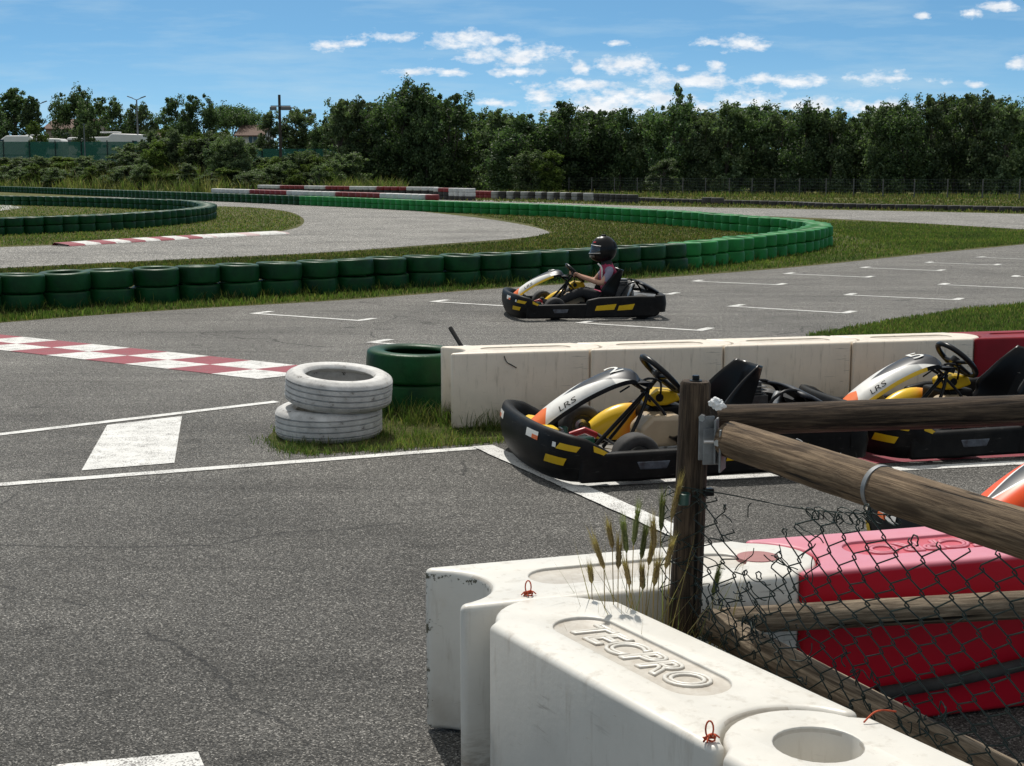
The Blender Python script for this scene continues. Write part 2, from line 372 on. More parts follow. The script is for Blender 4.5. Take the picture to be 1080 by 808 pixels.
def text_mesh(body, size, extrude=.002, shear=0, outline=0, sx=1.0):
    cu = bpy.data.curves.new('txt', 'FONT'); cu.body = body; cu.size = size; cu.shear = shear; cu.align_x = 'CENTER'; cu.align_y = 'CENTER'; cu.resolution_u = 4
    if outline: cu.fill_mode = 'NONE'; cu.bevel_depth = outline; cu.bevel_resolution = 2
    else: cu.extrude = extrude
    o = bpy.data.objects.new('txt', cu); COL.objects.link(o)
    dg = bpy.context.evaluated_depsgraph_get(); dg.update()
    me = bpy.data.meshes.new_from_object(o.evaluated_get(dg)); bpy.data.objects.remove(o)
    vs = [Vector((v.co.x*sx, v.co.y, v.co.z)) for v in me.vertices]; fs = [tuple(p.vertices) for p in me.polygons]
    return vs, fs
def smooth_path(pts, n, closed=False):
    pts = [Vector(p) for p in pts]; k = len(pts); out = []
    segs = k if closed else k-1
    for i in range(segs):
        g = lambda j: pts[j % k] if closed else pts[max(0, min(k-1, j))]
        p0, p1, p2, p3 = g(i-1), g(i), g(i+1), g(i+2)
        for j in range(n):
            t = j/n
            out.append(.5*((2*p1)+(p2-p0)*t+(2*p0-5*p1+4*p2-p3)*t*t+(3*p1-p0-3*p2+p3)*t**3))
    if not closed: out.append(pts[-1])
    return out
def resample(pts, step):
    out = [pts[0].copy()]; acc = 0
    for a, b in zip(pts, pts[1:]):
        L = (b-a).length
        if L < 1e-9: continue
        t = step-acc
        while t <= L:
            out.append(a+(b-a)*(t/L)); t += step
        acc = (acc+L) % step
    return out
ONES = 'zeroth first second third fourth fifth sixth seventh eighth ninth tenth eleventh twelfth thirteenth fourteenth fifteenth sixteenth seventeenth eighteenth nineteenth'.split()
TENS = ' . twenty thirty forty fifty sixty seventy eighty ninety'.split()
TENTH = ' . twentieth thirtieth fortieth fiftieth sixtieth seventieth eightieth ninetieth'.split()
TENS = [None, None]+'twenty thirty forty fifty sixty seventy eighty ninety'.split(); TENTH = [None, None]+'twentieth thirtieth fortieth fiftieth sixtieth seventieth eightieth ninetieth'.split()
def ordw(n):
    if n >= 100: return 'hundred-and-'+ordw(n-100) if n > 100 else 'hundredth'
    if n < 20: return ONES[n]
    return TENTH[n//10] if n % 10 == 0 else TENS[n//10]+'-'+ONES[n % 10]
# ------------------------------------------------------------------ ground, tracks, markings
def sheet(name, pts, z, m, label, cat, kind='structure', sub=0):
    b = MB(); b.add([(p.x, p.y, z) for p in pts], [tuple(range(len(pts)))])
    o = b.build(name, m, None, False, recalc=False)
    if o.data.polygons[0].normal.z < 0:
        o.data.flip_normals()
    return tag(o, label, cat, None, kind)
gp = [(-900, -60), (900, -60), (900, 1500), (-900, 1500)]
sheet('ground', [Vector((x, y, 0)) for x, y in gp], 0, M['grassground'], 'flat grassy ground reaching to the treeline', 'ground')
far_edge = smooth_path([G(x, y) for x, y in [(-260, 366), (0, 341), (174, 328), (360, 317), (520, 305), (658, 296), (829, 283), (977, 268), (1080, 258), (1300, 236)]], 6)
near_edge = [Vector((30, 30, 0)), Vector((12, 10, 0))]+[G(x, y) for x, y in [(1500, 300)]]
right_in = [G(1080, 322), G(1014, 328), G(940, 340), G(850, 356), G(860, 372), G(1030, 372)]
right_out = [Vector((5.2, 9.9, 0)), Vector((9, 9.0, 0)), Vector((9, -6, 0)), Vector((-14, -6, 0)), Vector((-14, 13, 0))]
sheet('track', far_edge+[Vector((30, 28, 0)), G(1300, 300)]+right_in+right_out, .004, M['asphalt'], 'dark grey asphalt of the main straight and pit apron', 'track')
loop = smooth_path([G(x, y) for x, y in [(-150, 292), (0, 283), (180, 274), (330, 267), (450, 258.5), (540, 252), (572, 248), (579, 245), (560, 239), (520, 232), (470, 226), (400, 219), (340, 214.5), (220, 211), (120, 208), (0, 207), (-150, 205)]], 6)
inner = smooth_path([G(x, y) for x, y in [(-150, 211), (0, 212), (120, 214), (200, 217), (260, 218.5), (300, 222.5), (318, 229), (319, 237), (300, 243.5), (250, 249), (100, 257), (0, 261), (-150, 268)]], 6)
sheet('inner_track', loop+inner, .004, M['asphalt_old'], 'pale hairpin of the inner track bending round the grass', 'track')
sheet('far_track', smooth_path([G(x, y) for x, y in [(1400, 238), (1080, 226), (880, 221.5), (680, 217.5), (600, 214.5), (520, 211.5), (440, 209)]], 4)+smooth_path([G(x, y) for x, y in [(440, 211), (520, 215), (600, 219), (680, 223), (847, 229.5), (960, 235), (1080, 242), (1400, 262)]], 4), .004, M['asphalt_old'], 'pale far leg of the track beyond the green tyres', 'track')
sheet('service_patch', [G(x, y) for x, y in [(-60, 214), (0, 215), (26, 219), (0, 222.5), (-60, 226)]], .008, M['concrete'], 'pale concrete patch inside the left tyre loop', 'path')
def line(bm, a, b, w, mi=0, z=.008, ends=False):
    a, b = Vector((a.x, a.y, 0)), Vector((b.x, b.y, 0)); u = (b-a).normalized(); n = Vector((-u.y, u.x, 0))
    k = max(2, int((b-a).length/.06)); L = []; R = []
    for i in range(k+1):
        p = a+(b-a)*(i/k); e1 = noise.noise(p*9)*.006+noise.noise(p*31)*.004; e2 = noise.noise(p*9+Vector((5, 5, 5)))*.006+noise.noise(p*31+Vector((3, 9, 1)))*.004
        L.append(p+n*(w/2+e1)+Vector((0, 0, z))); R.append(p-n*(w/2+e2)+Vector((0, 0, z)))
    bm.grid([L, R], mi)
mk = MB()
grid_lines = [((265, 331), (382, 339)), ((388, 361.5), (480, 369)), ((454, 318.5), (545, 324)), ((608, 341), (742, 349.5)), ((768, 323.5), (895, 331)), ((890, 311.5), (1012, 317)),
              ((989, 300.5), (1110, 306)), ((600, 306), (709, 311)), ((729, 297), (824, 301)), ((826, 289), (917, 293)), ((907, 282.7), (993, 286)), ((975, 277.3), (1053, 280)), ((1029, 271.6), (1100, 274.5)), ((1066, 292), (1180, 296))]
for a, b in grid_lines:
    A, B = G(*a), G(*b); line(mk, A, B, .075)
    u = (B-A).normalized(); n = Vector((-u.y, u.x, 0))
    for p, s in ((A, 1), (B, -1)):
        q = p+u*s*.12
        line(mk, p+u*s*.05+n*.0375, p+u*s*.05+n*.30, .10)
tag(mk.build('grid_markings', M['paint'], None, False, recalc=False), 'thin white start grid lines on the main straight', 'road marking', None, 'structure')
mk = MB()
A1, B1, A2, B2 = G(-60, 466.5), G(292, 424.5), G(-60, 517), G(516, 472.5)
line(mk, B1+(A1-B1)*3, B1, .085); line(mk, B2+(A2-B2)*2.4, B2, .085)
line(mk, G(509, 472), G(722, 567), .13, z=.012); line(mk, G(590, 514), G(1180, 484), .10)
tag(mk.build('pit_lane_lines', M['paint'], None, False, recalc=False), 'white lines bordering the pit lane and kart bay', 'road marking', None, 'structure')
mk = MB()
def cross(p, q, r, s, n=24):
    rows = []
    for i in range(n+1):
        t = i/n; a = p+(q-p)*t; b = s+(r-s)*t
        rows.append([Vector((*(a+(b-a)*(j/6)).xy, .008)) for j in range(7)])
    return rows
mk.grid(cross(G(113, 449.5), G(192, 440), G(184, 489.5), G(86, 497.5)))
mk.grid(cross(G(60, 809), G(209, 795.5), G(216, 812), G(60, 830)))
tag(mk.build('pit_box_markings', M['paint'], None, False, recalc=False), 'broad white painted blocks on the left asphalt', 'road marking', None, 'structure')
mk = MB()
c0 = G(505, 478); c1 = G(690, 558)
A, B = G(612, 508), G(1180, 480); u = (B-A).normalized(); n = Vector((-u.y, u.x, 0))
mk.grid([[p+n*.06+Vector((0, 0, .008)) for p in (A, A+(B-A)*.5, B)], [p+n*.42+Vector((0, 0, .008)) for p in (A-u*.02, A+(B-A)*.5, B)]])
tag(mk.build('pit_bay_band', M['paint_red'], None, False, recalc=False), 'dark red painted band under the parked karts', 'road marking', None, 'structure')
# chequered painted strip
U4 = G(265, 381)-G(97.8, 363.7); U = U4/4; V = G(54.8, 367.3)-G(97.8, 363.7); O = G(97.8, 363.7)
Vp = V
mk = MB()
for r in range(2):
    for c in range(-8, 6):
        off = O+V*r+U*(c)
        white = ((c % 2 == 0) == (r == 0))
        p = [off, off+U, off+U+V, off+V]
        mk.grid([[Vector((*p[0].xy, .008)), Vector((*p[1].xy, .008))], [Vector((*p[3].xy, .008)), Vector((*p[2].xy, .008))]], 0 if white else 1)
tag(mk.build('checkered_strip', [M['paint'], M['paint_red']], None, False, recalc=False), 'red and white chequered strip painted on the asphalt', 'road marking', None, 'structure')
# raised kerb on the inner track
kp = resample(smooth_path([G(x, y, .03) for x, y in [(64, 258.5), (130, 254.5), (200, 250.5), (262, 247.5), (300, 245.5)]], 8), .12)
mk = MB(); k = len(kp)
for i in range(k-1):
    a, b = kp[i], kp[i+1]; u = (b-a).normalized(); n = Vector((-u.y, u.x, 0))
    mi = 1 if (i//4) % 2 == 0 else 0
    if i > k*.62: mi = 0 if (i//4) % 3 else 2
    P = lambda p, w, z: Vector((p.x+n.x*w, p.y+n.y*w, z))
    mk.grid([[P(a, -.28, .01), P(a, -.22, .045), P(a, .2, .08), P(a, .28, .01)], [P(b, -.28, .01), P(b, -.22, .045), P(b, .2, .08), P(b, .28, .01)]], mi)
tag(mk.build('track_kerb', [M['paint'], M['paint_red'], mat('faded_kerb', (.5, .36, .36), (.42, .36, .35), 3, .8)], None, False), 'red and white striped kerb along the inner track', 'kerb', None, 'structure')
# raised bank on the left background
def yb(x): return 104+max(0, -22-x)*.78
bk = MB(); rows = []
for x in np.linspace(-110, -12, 50):
    fade = max(0, min(1, (-14-x)/10)); hgt = 1.7*fade; y = yb(x)
    rows.append([(x, y, 0), (x, y+4, hgt*.7), (x, y+9, hgt), (x, max(150, y+20), hgt), (x, 420, hgt)])
bk.grid(rows); tag(bk.build('embankment_terrain', M['grassground']), 'low grassy bank rising behind the far tyre wall', 'terrain', None, 'structure')
# ------------------------------------------------------------------ grass blades (stuff)
def in_poly(px, py, poly):
    x = np.array([p[0] for p in poly]); y = np.array([p[1] for p in poly]); c = np.zeros(len(px), bool); j = len(poly)-1
    for i in range(len(poly)):
        cond = ((y[i] > py) != (y[j] > py)) & (px < (x[j]-x[i])*(py-y[i])/(y[j]-y[i]+1e-12)+x[i]); c ^= cond; j = i
    return c
def blades(name, P, hmin, hmax, width, mats, label, dry=.3, lean=.6, cat='grass'):
    n = len(P); P = np.asarray(P)
    h = RNG.uniform(hmin, hmax, n)*RNG.uniform(.5, 1, n); a = RNG.uniform(0, 2*pi, n); l = RNG.uniform(.1, lean, n)*h; la = RNG.uniform(0, 2*pi, n)
    w = np.broadcast_to(np.asarray(width), (n,))*RNG.uniform(.6, 1.2, n)
    dx, dy = np.cos(a)*w/2, np.sin(a)*w/2; lx, ly = np.cos(la)*l, np.sin(la)*l
    z = P[:, 2]
    v = np.empty((n, 5, 3))
    v[:, 0] = np.stack([P[:, 0]-dx, P[:, 1]-dy, z], 1); v[:, 1] = np.stack([P[:, 0]+dx, P[:, 1]+dy, z], 1)
    v[:, 2] = np.stack([P[:, 0]+lx*.35+dx*.8, P[:, 1]+ly*.35+dy*.8, z+h*.6], 1); v[:, 3] = np.stack([P[:, 0]+lx*.35-dx*.8, P[:, 1]+ly*.35-dy*.8, z+h*.6], 1)
    v[:, 4] = np.stack([P[:, 0]+lx, P[:, 1]+ly, z+h*np.sqrt(np.maximum(.2, 1-(l/h)**2*.5))], 1)
    me = bpy.data.meshes.new(name); me.vertices.add(n*5); me.vertices.foreach_set('co', v.ravel())
    me.loops.add(n*7); me.polygons.add(n*2)
    base = np.arange(n)[:, None]*5; idx = np.concatenate([base+np.array([0, 1, 2, 3]), base+np.array([3, 2, 4])], 1)
    me.loops.foreach_set('vertex_index', idx.ravel().astype(np.int32))
    st = (np.arange(n)[:, None]*7+np.array([0, 4])).ravel(); me.polygons.foreach_set('loop_start', st.astype(np.int32))
    for m in mats: me.materials.append(m)
    mi = (RNG.random(n) < dry).astype(np.int32); me.polygons.foreach_set('material_index', np.repeat(mi, 2))
    me.update(calc_edges=True); me.validate()
    o = link(name, me); return tag(o, label, cat, None, 'stuff')
def scatter_px(poly, n, z=0):
    """points spread over a stretch of ground, thinner with distance"""
    xs = [p[0] for p in poly]; ys = [p[1] for p in poly]; out = np.zeros((0, 3))
    while len(out) < n:
        px = RNG.uniform(min(xs), max(xs), n); py = RNG.uniform(min(ys), max(ys), n); k = in_poly(px, py, poly); px, py = px[k], py[k]
        a, b = (px-540)/F_PX, (404-py)/F_PX; rz = -sp_+b*cp; t = (z-H_CAM)/rz
        out = np.concatenate([out, np.stack([a*t, (cp+b*sp_)*t, np.full_like(t, z)], 1)])
    return out[:n]
fr = [(-220, 362), (-60, 346), (0, 340), (174, 327), (360, 316), (520, 304), (658, 295), (829, 282), (977, 267), (1080, 257), (1080, 246), (960, 240), (866, 244), (829, 254), (773, 262), (710, 271), (603, 280), (440, 291), (330, 300), (137, 312), (0, 320), (-60, 324), (-220, 335)]
P = scatter_px(fr, 60000); blades('verge_grass', P, .03, .10, .006+P[:, 1]*.0004, [M['grass'], M['grass_dry']], 'green verge grass between the straight and green tyre wall', .18)
wp = resample(smooth_path([G(x, y, .45) for x, y in [(-40, 292.5), (0, 290), (70, 286.5), (137, 283), (238, 279), (330, 275), (440, 270), (528, 267), (603, 263), (710, 257), (773, 250.7), (829, 244.5), (858, 240)]], 8), .02)
P = np.array([[q.x, q.y, 0] for q in wp for _ in range(7)]); P[:, 1] -= RNG.uniform(.26, .46, len(P)); P[:, 0] += RNG.normal(0, .02, len(P))
kk = np.array([noise.noise(Vector((a*1.3, 0, 7))) for a in P[:, 0]])+.45 > RNG.random(len(P))*.9; P = P[kk]
blades('wall_foot_grass', P, .08, .22, .012, [M['grass'], M['grass_dry']], 'longer grass growing against the near green tyres', .2, .8)
fr2 = [(1120, 318), (1080, 321), (1014, 327), (940, 339), (850, 355), (870, 371), (1120, 371)]
P = scatter_px(fr2, 30000); blades('pit_grass', P, .03, .075, .006+P[:, 1]*.0004, [M['grass'], M['grass_dry']], 'green grass wedge behind the white barrier wall', .2)
infield = [(-220, 300), (-40, 290), (0, 285), (180, 276), (330, 269), (450, 261), (540, 254.5), (585, 246), (560, 237), (520, 230), (470, 223), (400, 216), (520, 219), (700, 230), (820, 239), (850, 243), (773, 254), (710, 260), (603, 268), (440, 276), (330, 282), (137, 290), (0, 300), (-40, 300), (-220, 312)]
P = scatter_px(infield, 60000); blades('infield_grass', P, .03, .085, .008+P[:, 1]*.0005, [M['grass'], M['grass_dry']], 'olive infield grass inside the green tyre loop', .5)
out_r = [(866, 243), (858, 232), (960, 236), (1080, 243), (1080, 257), (977, 266)]
P = scatter_px(out_r, 22000); blades('outfield_grass', P, .03, .075, .008+P[:, 1]*.0004, [M['grass'], M['grass_dry']], 'bright green grass right of the tyre loop', .2)
isl = [(-40, 263), (0, 260), (100, 256), (250, 248), (300, 243), (317, 236), (316, 229), (300, 223), (260, 219), (200, 217.5), (100, 215), (-40, 213)]
P = scatter_px(isl, 26000); blades('island_grass', P, .03, .085, .008+P[:, 1]*.0005, [M['grass'], M['grass_dry']], 'green grass island inside the pale hairpin', .4)
farg = [(440, 210), (520, 213), (680, 217), (880, 221), (1080, 225.5), (1080, 207), (800, 203), (440, 203)]
P = scatter_px(farg, 16000); blades('far_grass', P, .06, .2, .02+P[:, 1]*.0006, [M['grass'], M['grass_dry']], 'dry grass strip before the far wire fence', .6)
patch = [(278, 462), (292, 452), (420, 430), (460, 428), (545, 440), (545, 468), (528, 469), (400, 478), (330, 482), (287, 478)]
sheet('soil_patch', smooth_path([G(x, y) for x, y in [(282, 463), (300, 448), (350, 436), (420, 427), (470, 428), (540, 440), (538, 462), (500, 469), (400, 475), (340, 479), (292, 474)]], 3), .0065, M['grassground'], 'bare earthy patch under the white tyres', 'soil')
P = scatter_px(patch, 17000)
keep = np.array([noise.noise(Vector((x*4.5, y*4.5, 2)))*.9+noise.noise(Vector((x*13, y*13, 5)))*.5 for x, y in P[:, :2]])+.32 > RNG.random(len(P))*.7; P = P[keep]
stray = scatter_px([(262, 470), (292, 446), (430, 424), (550, 436), (540, 470), (400, 481), (300, 486)], 1100); P = np.concatenate([P, stray])
blades('weed_patch', P, .02, .085, .005, [M['grass'], M['grass_dry']], 'patch of weeds and grass round the white tyres', .25, .9)
def disc_pts(c, r, n): 
    a = RNG.uniform(0, 2*pi, n); q = r*np.sqrt(RNG.random(n)); return np.stack([c.x+np.cos(a)*q, c.y+np.sin(a)*q, np.zeros(n)], 1)
P = np.concatenate([disc_pts(G(425, 440), .18, 300), disc_pts(G(455, 446), .2, 500), disc_pts(G(500, 448), .22, 700), disc_pts(G(520, 452), .15, 250)])
blades('tall_weeds', P, .06, .22, .005, [M['grass'], M['grass_dry']], 'taller weeds at the foot of the white barrier', .25, .9)
# ------------------------------------------------------------------ tyres
def tyre_prof(R, w, hole=.62, bulge=.03):
    r0 = R*hole; e = .014
    return [(r0, -w*.38), (r0+.012, -w*.46), (R*.80, -w*.5), (R-e*1.3, -w*.47), (R-e*.4, -w*.42), (R-.004, -w*.36), (R, -w*.2), (R+.001, 0), (R, w*.2), (R-.004, w*.36), (R-e*.4, w*.42), (R-e*1.3, w*.47), (R*.80, w*.5), (r0+.012, w*.46), (r0, w*.38),
            (r0+.006, w*.34), (r0+.05, w*.3), (R-.035, w*.2), (R-.025, 0), (R-.035, -w*.2), (r0+.05, -w*.3), (r0+.006, -w*.34)]
def tyre_mb(R, w, n=40, z=0, mb=None, mi=0, hole=.62):
    mb = mb or MB(); mb.lathe(tyre_prof(R, w, hole), n, mi, 'Z', (0, 0, z), closed=True); return mb
def treaded_tyre(R, w, n=160):
    """car tyre with circumferential grooves and shoulder sipes"""
    mb = MB(); pr = []
    r0 = R*.64
    pr = [(r0, -w*.36), (r0+.012, -w*.46), (r0+.02, -w*.475), (R*.8, -w*.5), (R*.88, -w*.49), (R-.035, -w*.47), (R-.014, -w*.42), (R-.004, -w*.37)]
    for g in (-.26, -.09, .09, .26):
        pr += [(R+.0005, w*(g-.03)), (R-.013, w*(g-.014)), (R-.013, w*(g+.014)), (R+.0005, w*(g+.03))]
    pr += [(R-.004, w*.37), (R-.014, w*.42), (R-.035, w*.47), (R*.88, w*.49), (R*.8, w*.5), (r0+.02, w*.475), (r0+.012, w*.46), (r0, w*.36), (r0+.01, w*.3), (R-.03, w*.15), (R-.03, -w*.15), (r0+.01, -w*.3)]
    rows = []
    for i, (r, z) in enumerate(pr+[pr[0]]):
        row = []
        for j in range(n):
            a = 2*pi*j/n; rr = r
            if abs(abs(z)-w*.40) < w*.045 and r > R-.03 and j % 2: rr -= .007
            row.append((rr*math.cos(a), rr*math.sin(a), z))
        rows.append(row)
    mb.grid(rows, 0, True); return mb
RT, WT = .295, .225
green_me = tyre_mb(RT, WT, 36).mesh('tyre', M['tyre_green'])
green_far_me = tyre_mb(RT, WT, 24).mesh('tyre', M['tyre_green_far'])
def stack_two(col1, col2, far=True):
    mb = MB(); tyre_mb(RT, WT, 20, WT*.5, mb, 0); tyre_mb(RT, WT, 20, WT*1.5, mb, 1); return mb.mesh('tyre_stack', [M[col1], M[col2]])
WALLS = [0]
def wall(px_tops, step, h, name, labels, group, parts=True, z0=0, me=None, maker=None, cat='tyre stack', jit=.03, dy=0):
    pts = resample(smooth_path([G(x, y, h) for x, y in px_tops], 8), step)
    for i, p in enumerate(pts):
        jx, jy = random.uniform(-jit, jit), random.uniform(-jit, jit)+dy
        lab = labels % ordw(i+1)
        if parts:
            r = empty(name, (p.x+jx, p.y+jy, 0), random.uniform(0, 6), lab, cat, group)
            sc = random.uniform(.97, 1.04)
            for k in range(2):
                t = link('tyre', me, r); t.location = (random.uniform(-.018, .018), random.uniform(-.018, .018), WT*(.5+k)+.002*k)
                t.rotation_euler = (random.uniform(-.03, .03), random.uniform(-.03, .03), random.uniform(0, 6)); t.scale = (sc, sc, 1)
        else:
            o = link(name, maker(i), None); o.location = (p.x+jx, p.y+jy, z0); o.rotation_euler = (0, 0, random.uniform(0, 6)); tag(o, lab, cat, group)
    return pts
wall([(-200, 300), (-100, 295.5), (0, 290), (70, 286.5), (137, 283), (238, 279), (330, 275), (440, 270), (528, 267), (603, 263), (710, 257)], .577, .45, 'green_tyre_stack', 'green painted tyre stack, %s from the left in the near tyre wall', 'green tyre stacks of the near wall', True, me=green_me)
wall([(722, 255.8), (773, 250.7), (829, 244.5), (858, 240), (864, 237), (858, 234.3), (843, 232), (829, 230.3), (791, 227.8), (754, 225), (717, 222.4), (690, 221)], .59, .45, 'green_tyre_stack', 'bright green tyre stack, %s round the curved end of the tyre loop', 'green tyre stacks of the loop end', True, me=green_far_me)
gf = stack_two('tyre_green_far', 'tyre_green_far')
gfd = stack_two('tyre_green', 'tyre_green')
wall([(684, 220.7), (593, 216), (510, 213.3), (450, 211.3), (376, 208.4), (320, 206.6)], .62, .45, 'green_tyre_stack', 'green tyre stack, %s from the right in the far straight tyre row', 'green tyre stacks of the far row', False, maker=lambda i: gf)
wall([(316, 206.5), (250, 204.3), (160, 201.5), (84, 199), (-10, 196)], .72, .45, 'green_tyre_stack', 'dark green tyre stack, %s from the right in the far left row', 'green tyre stacks of the far left row', False, maker=lambda i: gfd)
wall([(-30, 232), (0, 231), (61, 229), (122, 226.5), (183, 222.5), (212, 219.5), (219, 217), (214, 214.5), (196, 212), (170, 211), (122, 209.5), (61, 208), (0, 207), (-30, 206.5)], .60, .42, 'green_tyre_stack', 'green tyre stack, %s along the left tyre loop from its front', 'green tyre stacks of the left loop', True, me=green_me)
sw, sr = stack_two('tyre_pale', 'tyre_pale'), stack_two('tyre_red', 'tyre_red')
bw, br, bb = stack_two('rubber', 'tyre_pale'), stack_two('rubber', 'tyre_red'), stack_two('rubber', 'rubber')
def stack_three(col1, col2):
    mb = MB()
    for k in range(3): tyre_mb(RT, WT, 20, WT*(k+.5), mb, 0 if k < (2 if col1 == 'rubber' else 1) else 1)
    return mb.mesh('tyre_stack', [M[col1], M[col2]])
sw3, sr3 = stack_three('rubber2', 'tyre_pale'), stack_three('rubber2', 'tyre_red'); sb3w, sb3r = stack_three('rubber', 'tyre_pale'), stack_three('rubber', 'tyre_red'); sg = stack_two('tyre_grey', 'tyre_grey')
def pat(seq): return lambda i: seq[min(i, len(seq)-1)]
wall([(225, 203.5), (250, 204.3), (316, 206.5), (376, 208.4), (462, 211.7)], .64, .45, 'painted_tyre_stack', 'red or white tyre stack, %s from the left just behind the far green row', 'red and white stacks behind the far green row', False, maker=pat([sw3]*8+[sr3]*7+[sw3]*8+[sr3]*7+[sw3]*7+[sr3]*40), dy=.8)
wall([(276, 195.3), (340, 196.3), (400, 197), (462, 197.6)], .62, .66, 'painted_tyre_stack', 'red or white topped tyre stack, %s from the left before the bank', 'red and white stacks before the bank', False, maker=pat([sb3w]*5+[sb3r]*5+[sb3w]*4+[sb3r]*4+[sb3w]*4+[sb3r]*4+[sb3w]*20))
wall([(462, 198.3), (496, 199)], .60, .66, 'painted_tyre_stack', 'tall pale tyre stack, %s from the left in the cluster before the trees', 'pale and red stack cluster', False, maker=pat([sb3w, sb3r, sb3r, sw3]))
wall([(500, 201.7), (519, 202.2)], .62, .42, 'painted_tyre_stack', 'dark red tyre stack, %s right of the pale cluster', 'dark red stacks', False, maker=lambda i: sr)
wall([(523, 202.3), (570, 203), (626, 204.3)], .6, .42, 'painted_tyre_stack', 'black or white tyre stack, %s from the left along the far verge', 'alternating black and white stacks', False, maker=lambda i: (sg, bb)[i % 2])
wall([(632, 204.8), (670, 206)], .6, .42, 'black_tyre_stack', 'black tyre stack, %s right of the alternating row', 'black stacks on the far verge', False, maker=lambda i: bb)
b1 = tyre_mb(RT, WT, 20, WT*.5).mesh('tyre', M['rubber'])
wall([(676, 208.3), (717, 209.8), (829, 212.4), (880, 214.5), (1000, 216.6), (1090, 218.6)], .60, .22, 'black_tyre_barrier', 'single black tyre, %s from the left along the far track edge', 'black tyres along the far track edge', False, maker=lambda i: b1, cat='tyre')
for x, y, l in ((747, 208.2, 'left of a pair'), (757, 208.5, 'right of a pair')):
    p = G(x, y, .45); o = link('black_tyre_barrier', b1); o.location = (p.x, p.y, .225); tag(o, 'black tyre lying on the far black row, '+l, 'tyre')
# near white tyres
tw = treaded_tyre(.333, .198)
p = G(345, 466); a = tw.build('white_tyre', M['tyre_white']); a.location = (p.x-.012, p.y+.20, .099); a.rotation_euler = (.02, 0, 0)
tag(a, 'lower white painted tyre sitting in the weeds', 'tyre', 'pair of white painted tyres')
b = link('white_tyre', a.data); b.location = (p.x+.055, p.y+.19, .311); b.rotation_euler = (math.radians(4.2), math.radians(4.5), 0)
tag(b, 'upper white painted tyre tilted on the lower one', 'tyre', 'pair of white painted tyres')
tg = tyre_mb(.335, .215, 64); p = G(431, 448)
me = tg.mesh('green_tyre', M['tyre_green'])
for k, (dx, dy, z, rx, ry) in enumerate(((.0, .64, .107, 0, 0), (.0, .62, .318, .035, .01))):
    o = link('green_painted_tyre', me); o.location = (p.x+dx, p.y+dy, z); o.rotation_euler = (rx, ry, k)
    tag(o, ('bottom' if k == 0 else 'top')+' green painted tyre stacked at the white barrier end', 'tyre', 'pair of loose green tyres')
# ------------------------------------------------------------------ interlocking plastic barriers
BL, BW, BH = .95, .40, .50
def arc(x0, y0, depth, half, n=14):
    R = (half**2+depth**2)/(2*depth); th = math.asin(half/R); return [(x0+R*math.cos(-th+2*th*i/n)-(R-depth), y0+R*math.sin(-th+2*th*i/n)) for i in range(n+1)]
def barrier_mesh(mat_, pocket=True, hole=True, text=True):
    L, hw = BL, BW/2
    conv = arc(L/2, 0, .115, hw-.035)          # bulging end, +x
    conc = arc(-L/2, 0, .125, hw-.035)           # scooped end, -x
    poly = [(-L/2, hw), (-L/2, hw-.034)]
    poly = [(-L/2, -hw)]+[(L/2-.03, -hw), ]+conv+[(L/2-.03, hw), (-L/2, hw)]+conc[::-1]
    mb = MB(); mb.prism(poly, .012, BH); o = mb.build('barrier', mat_, None, True, bevel=.024, seg=4, ang=50, auto=60); bake(o)
    cut = MB()
    def stadium(cx, hl, r, z0, z1):
        pts = [(cx+hl+r*math.cos(a), r*math.sin(a)) for a in np.linspace(-pi/2, pi/2, 14)]+[(cx-hl+r*math.cos(a), r*math.sin(a)) for a in np.linspace(pi/2, 3*pi/2, 14)]
        cut.prism(pts, z0, z1)
    stadium(.075 if text else -.14, .23, .082, BH-.009, BH+.1)
    if hole: stadium(L/2-.085, .0, .092, BH-.20, BH+.1)
    c = cut.build('cutter', mat_, None, True, auto=40)
    bo = o.modifiers.new('b', 'BOOLEAN'); bo.operation = 'DIFFERENCE'; bo.solver = 'EXACT'; bo.object = c
    bv = o.modifiers.new('bv', 'BEVEL'); bv.width = .004; bv.segments = 2; bv.limit_method = 'ANGLE'; bv.angle_limit = math.radians(60)
    bake(o); me = o.data; bpy.data.objects.remove(o); bpy.data.objects.remove(c)
    for pl in me.polygons: pl.use_smooth = True
    me.set_sharp_from_angle(angle=math.radians(50))
    return me
bm_white, bm_moss, bm_wall = barrier_mesh(M['plastic'], hole=True, text=False), barrier_mesh(M['plastic_moss'], hole=False), barrier_mesh(M['plastic_wall'], hole=False)
bm_red, bm_dred = barrier_mesh(M['plastic_pink'], hole=False), barrier_mesh(M['plastic_dark_red'], hole=False)
tv, tf = text_mesh('TECPRO', .135, outline=.0058, shear=.22, sx=.98)
def letter_me(m, flip=False):
    mb = MB(); mb.add([(v.x+.085, v.y, BH-.008+v.z*1.0) if not flip else (-v.x+.085, -v.y, BH-.008+v.z) for v in tv], tf); return mb.mesh('embossed_lettering', m)
let_w, let_p = letter_me(M['plastic']), letter_me(M['plastic_pink'], True)
def barrier(me, cx, cy, ang, sx, label, group=None, letters=None, name='plastic_barrier', sy=1):
    o = link(name, me); o.location = (cx, cy, 0); o.rotation_euler = (0, 0, ang); o.scale = (sx, sy, 1); tag(o, label, 'barrier', group)
    if letters: link('embossed_lettering', letters, o)
    return o
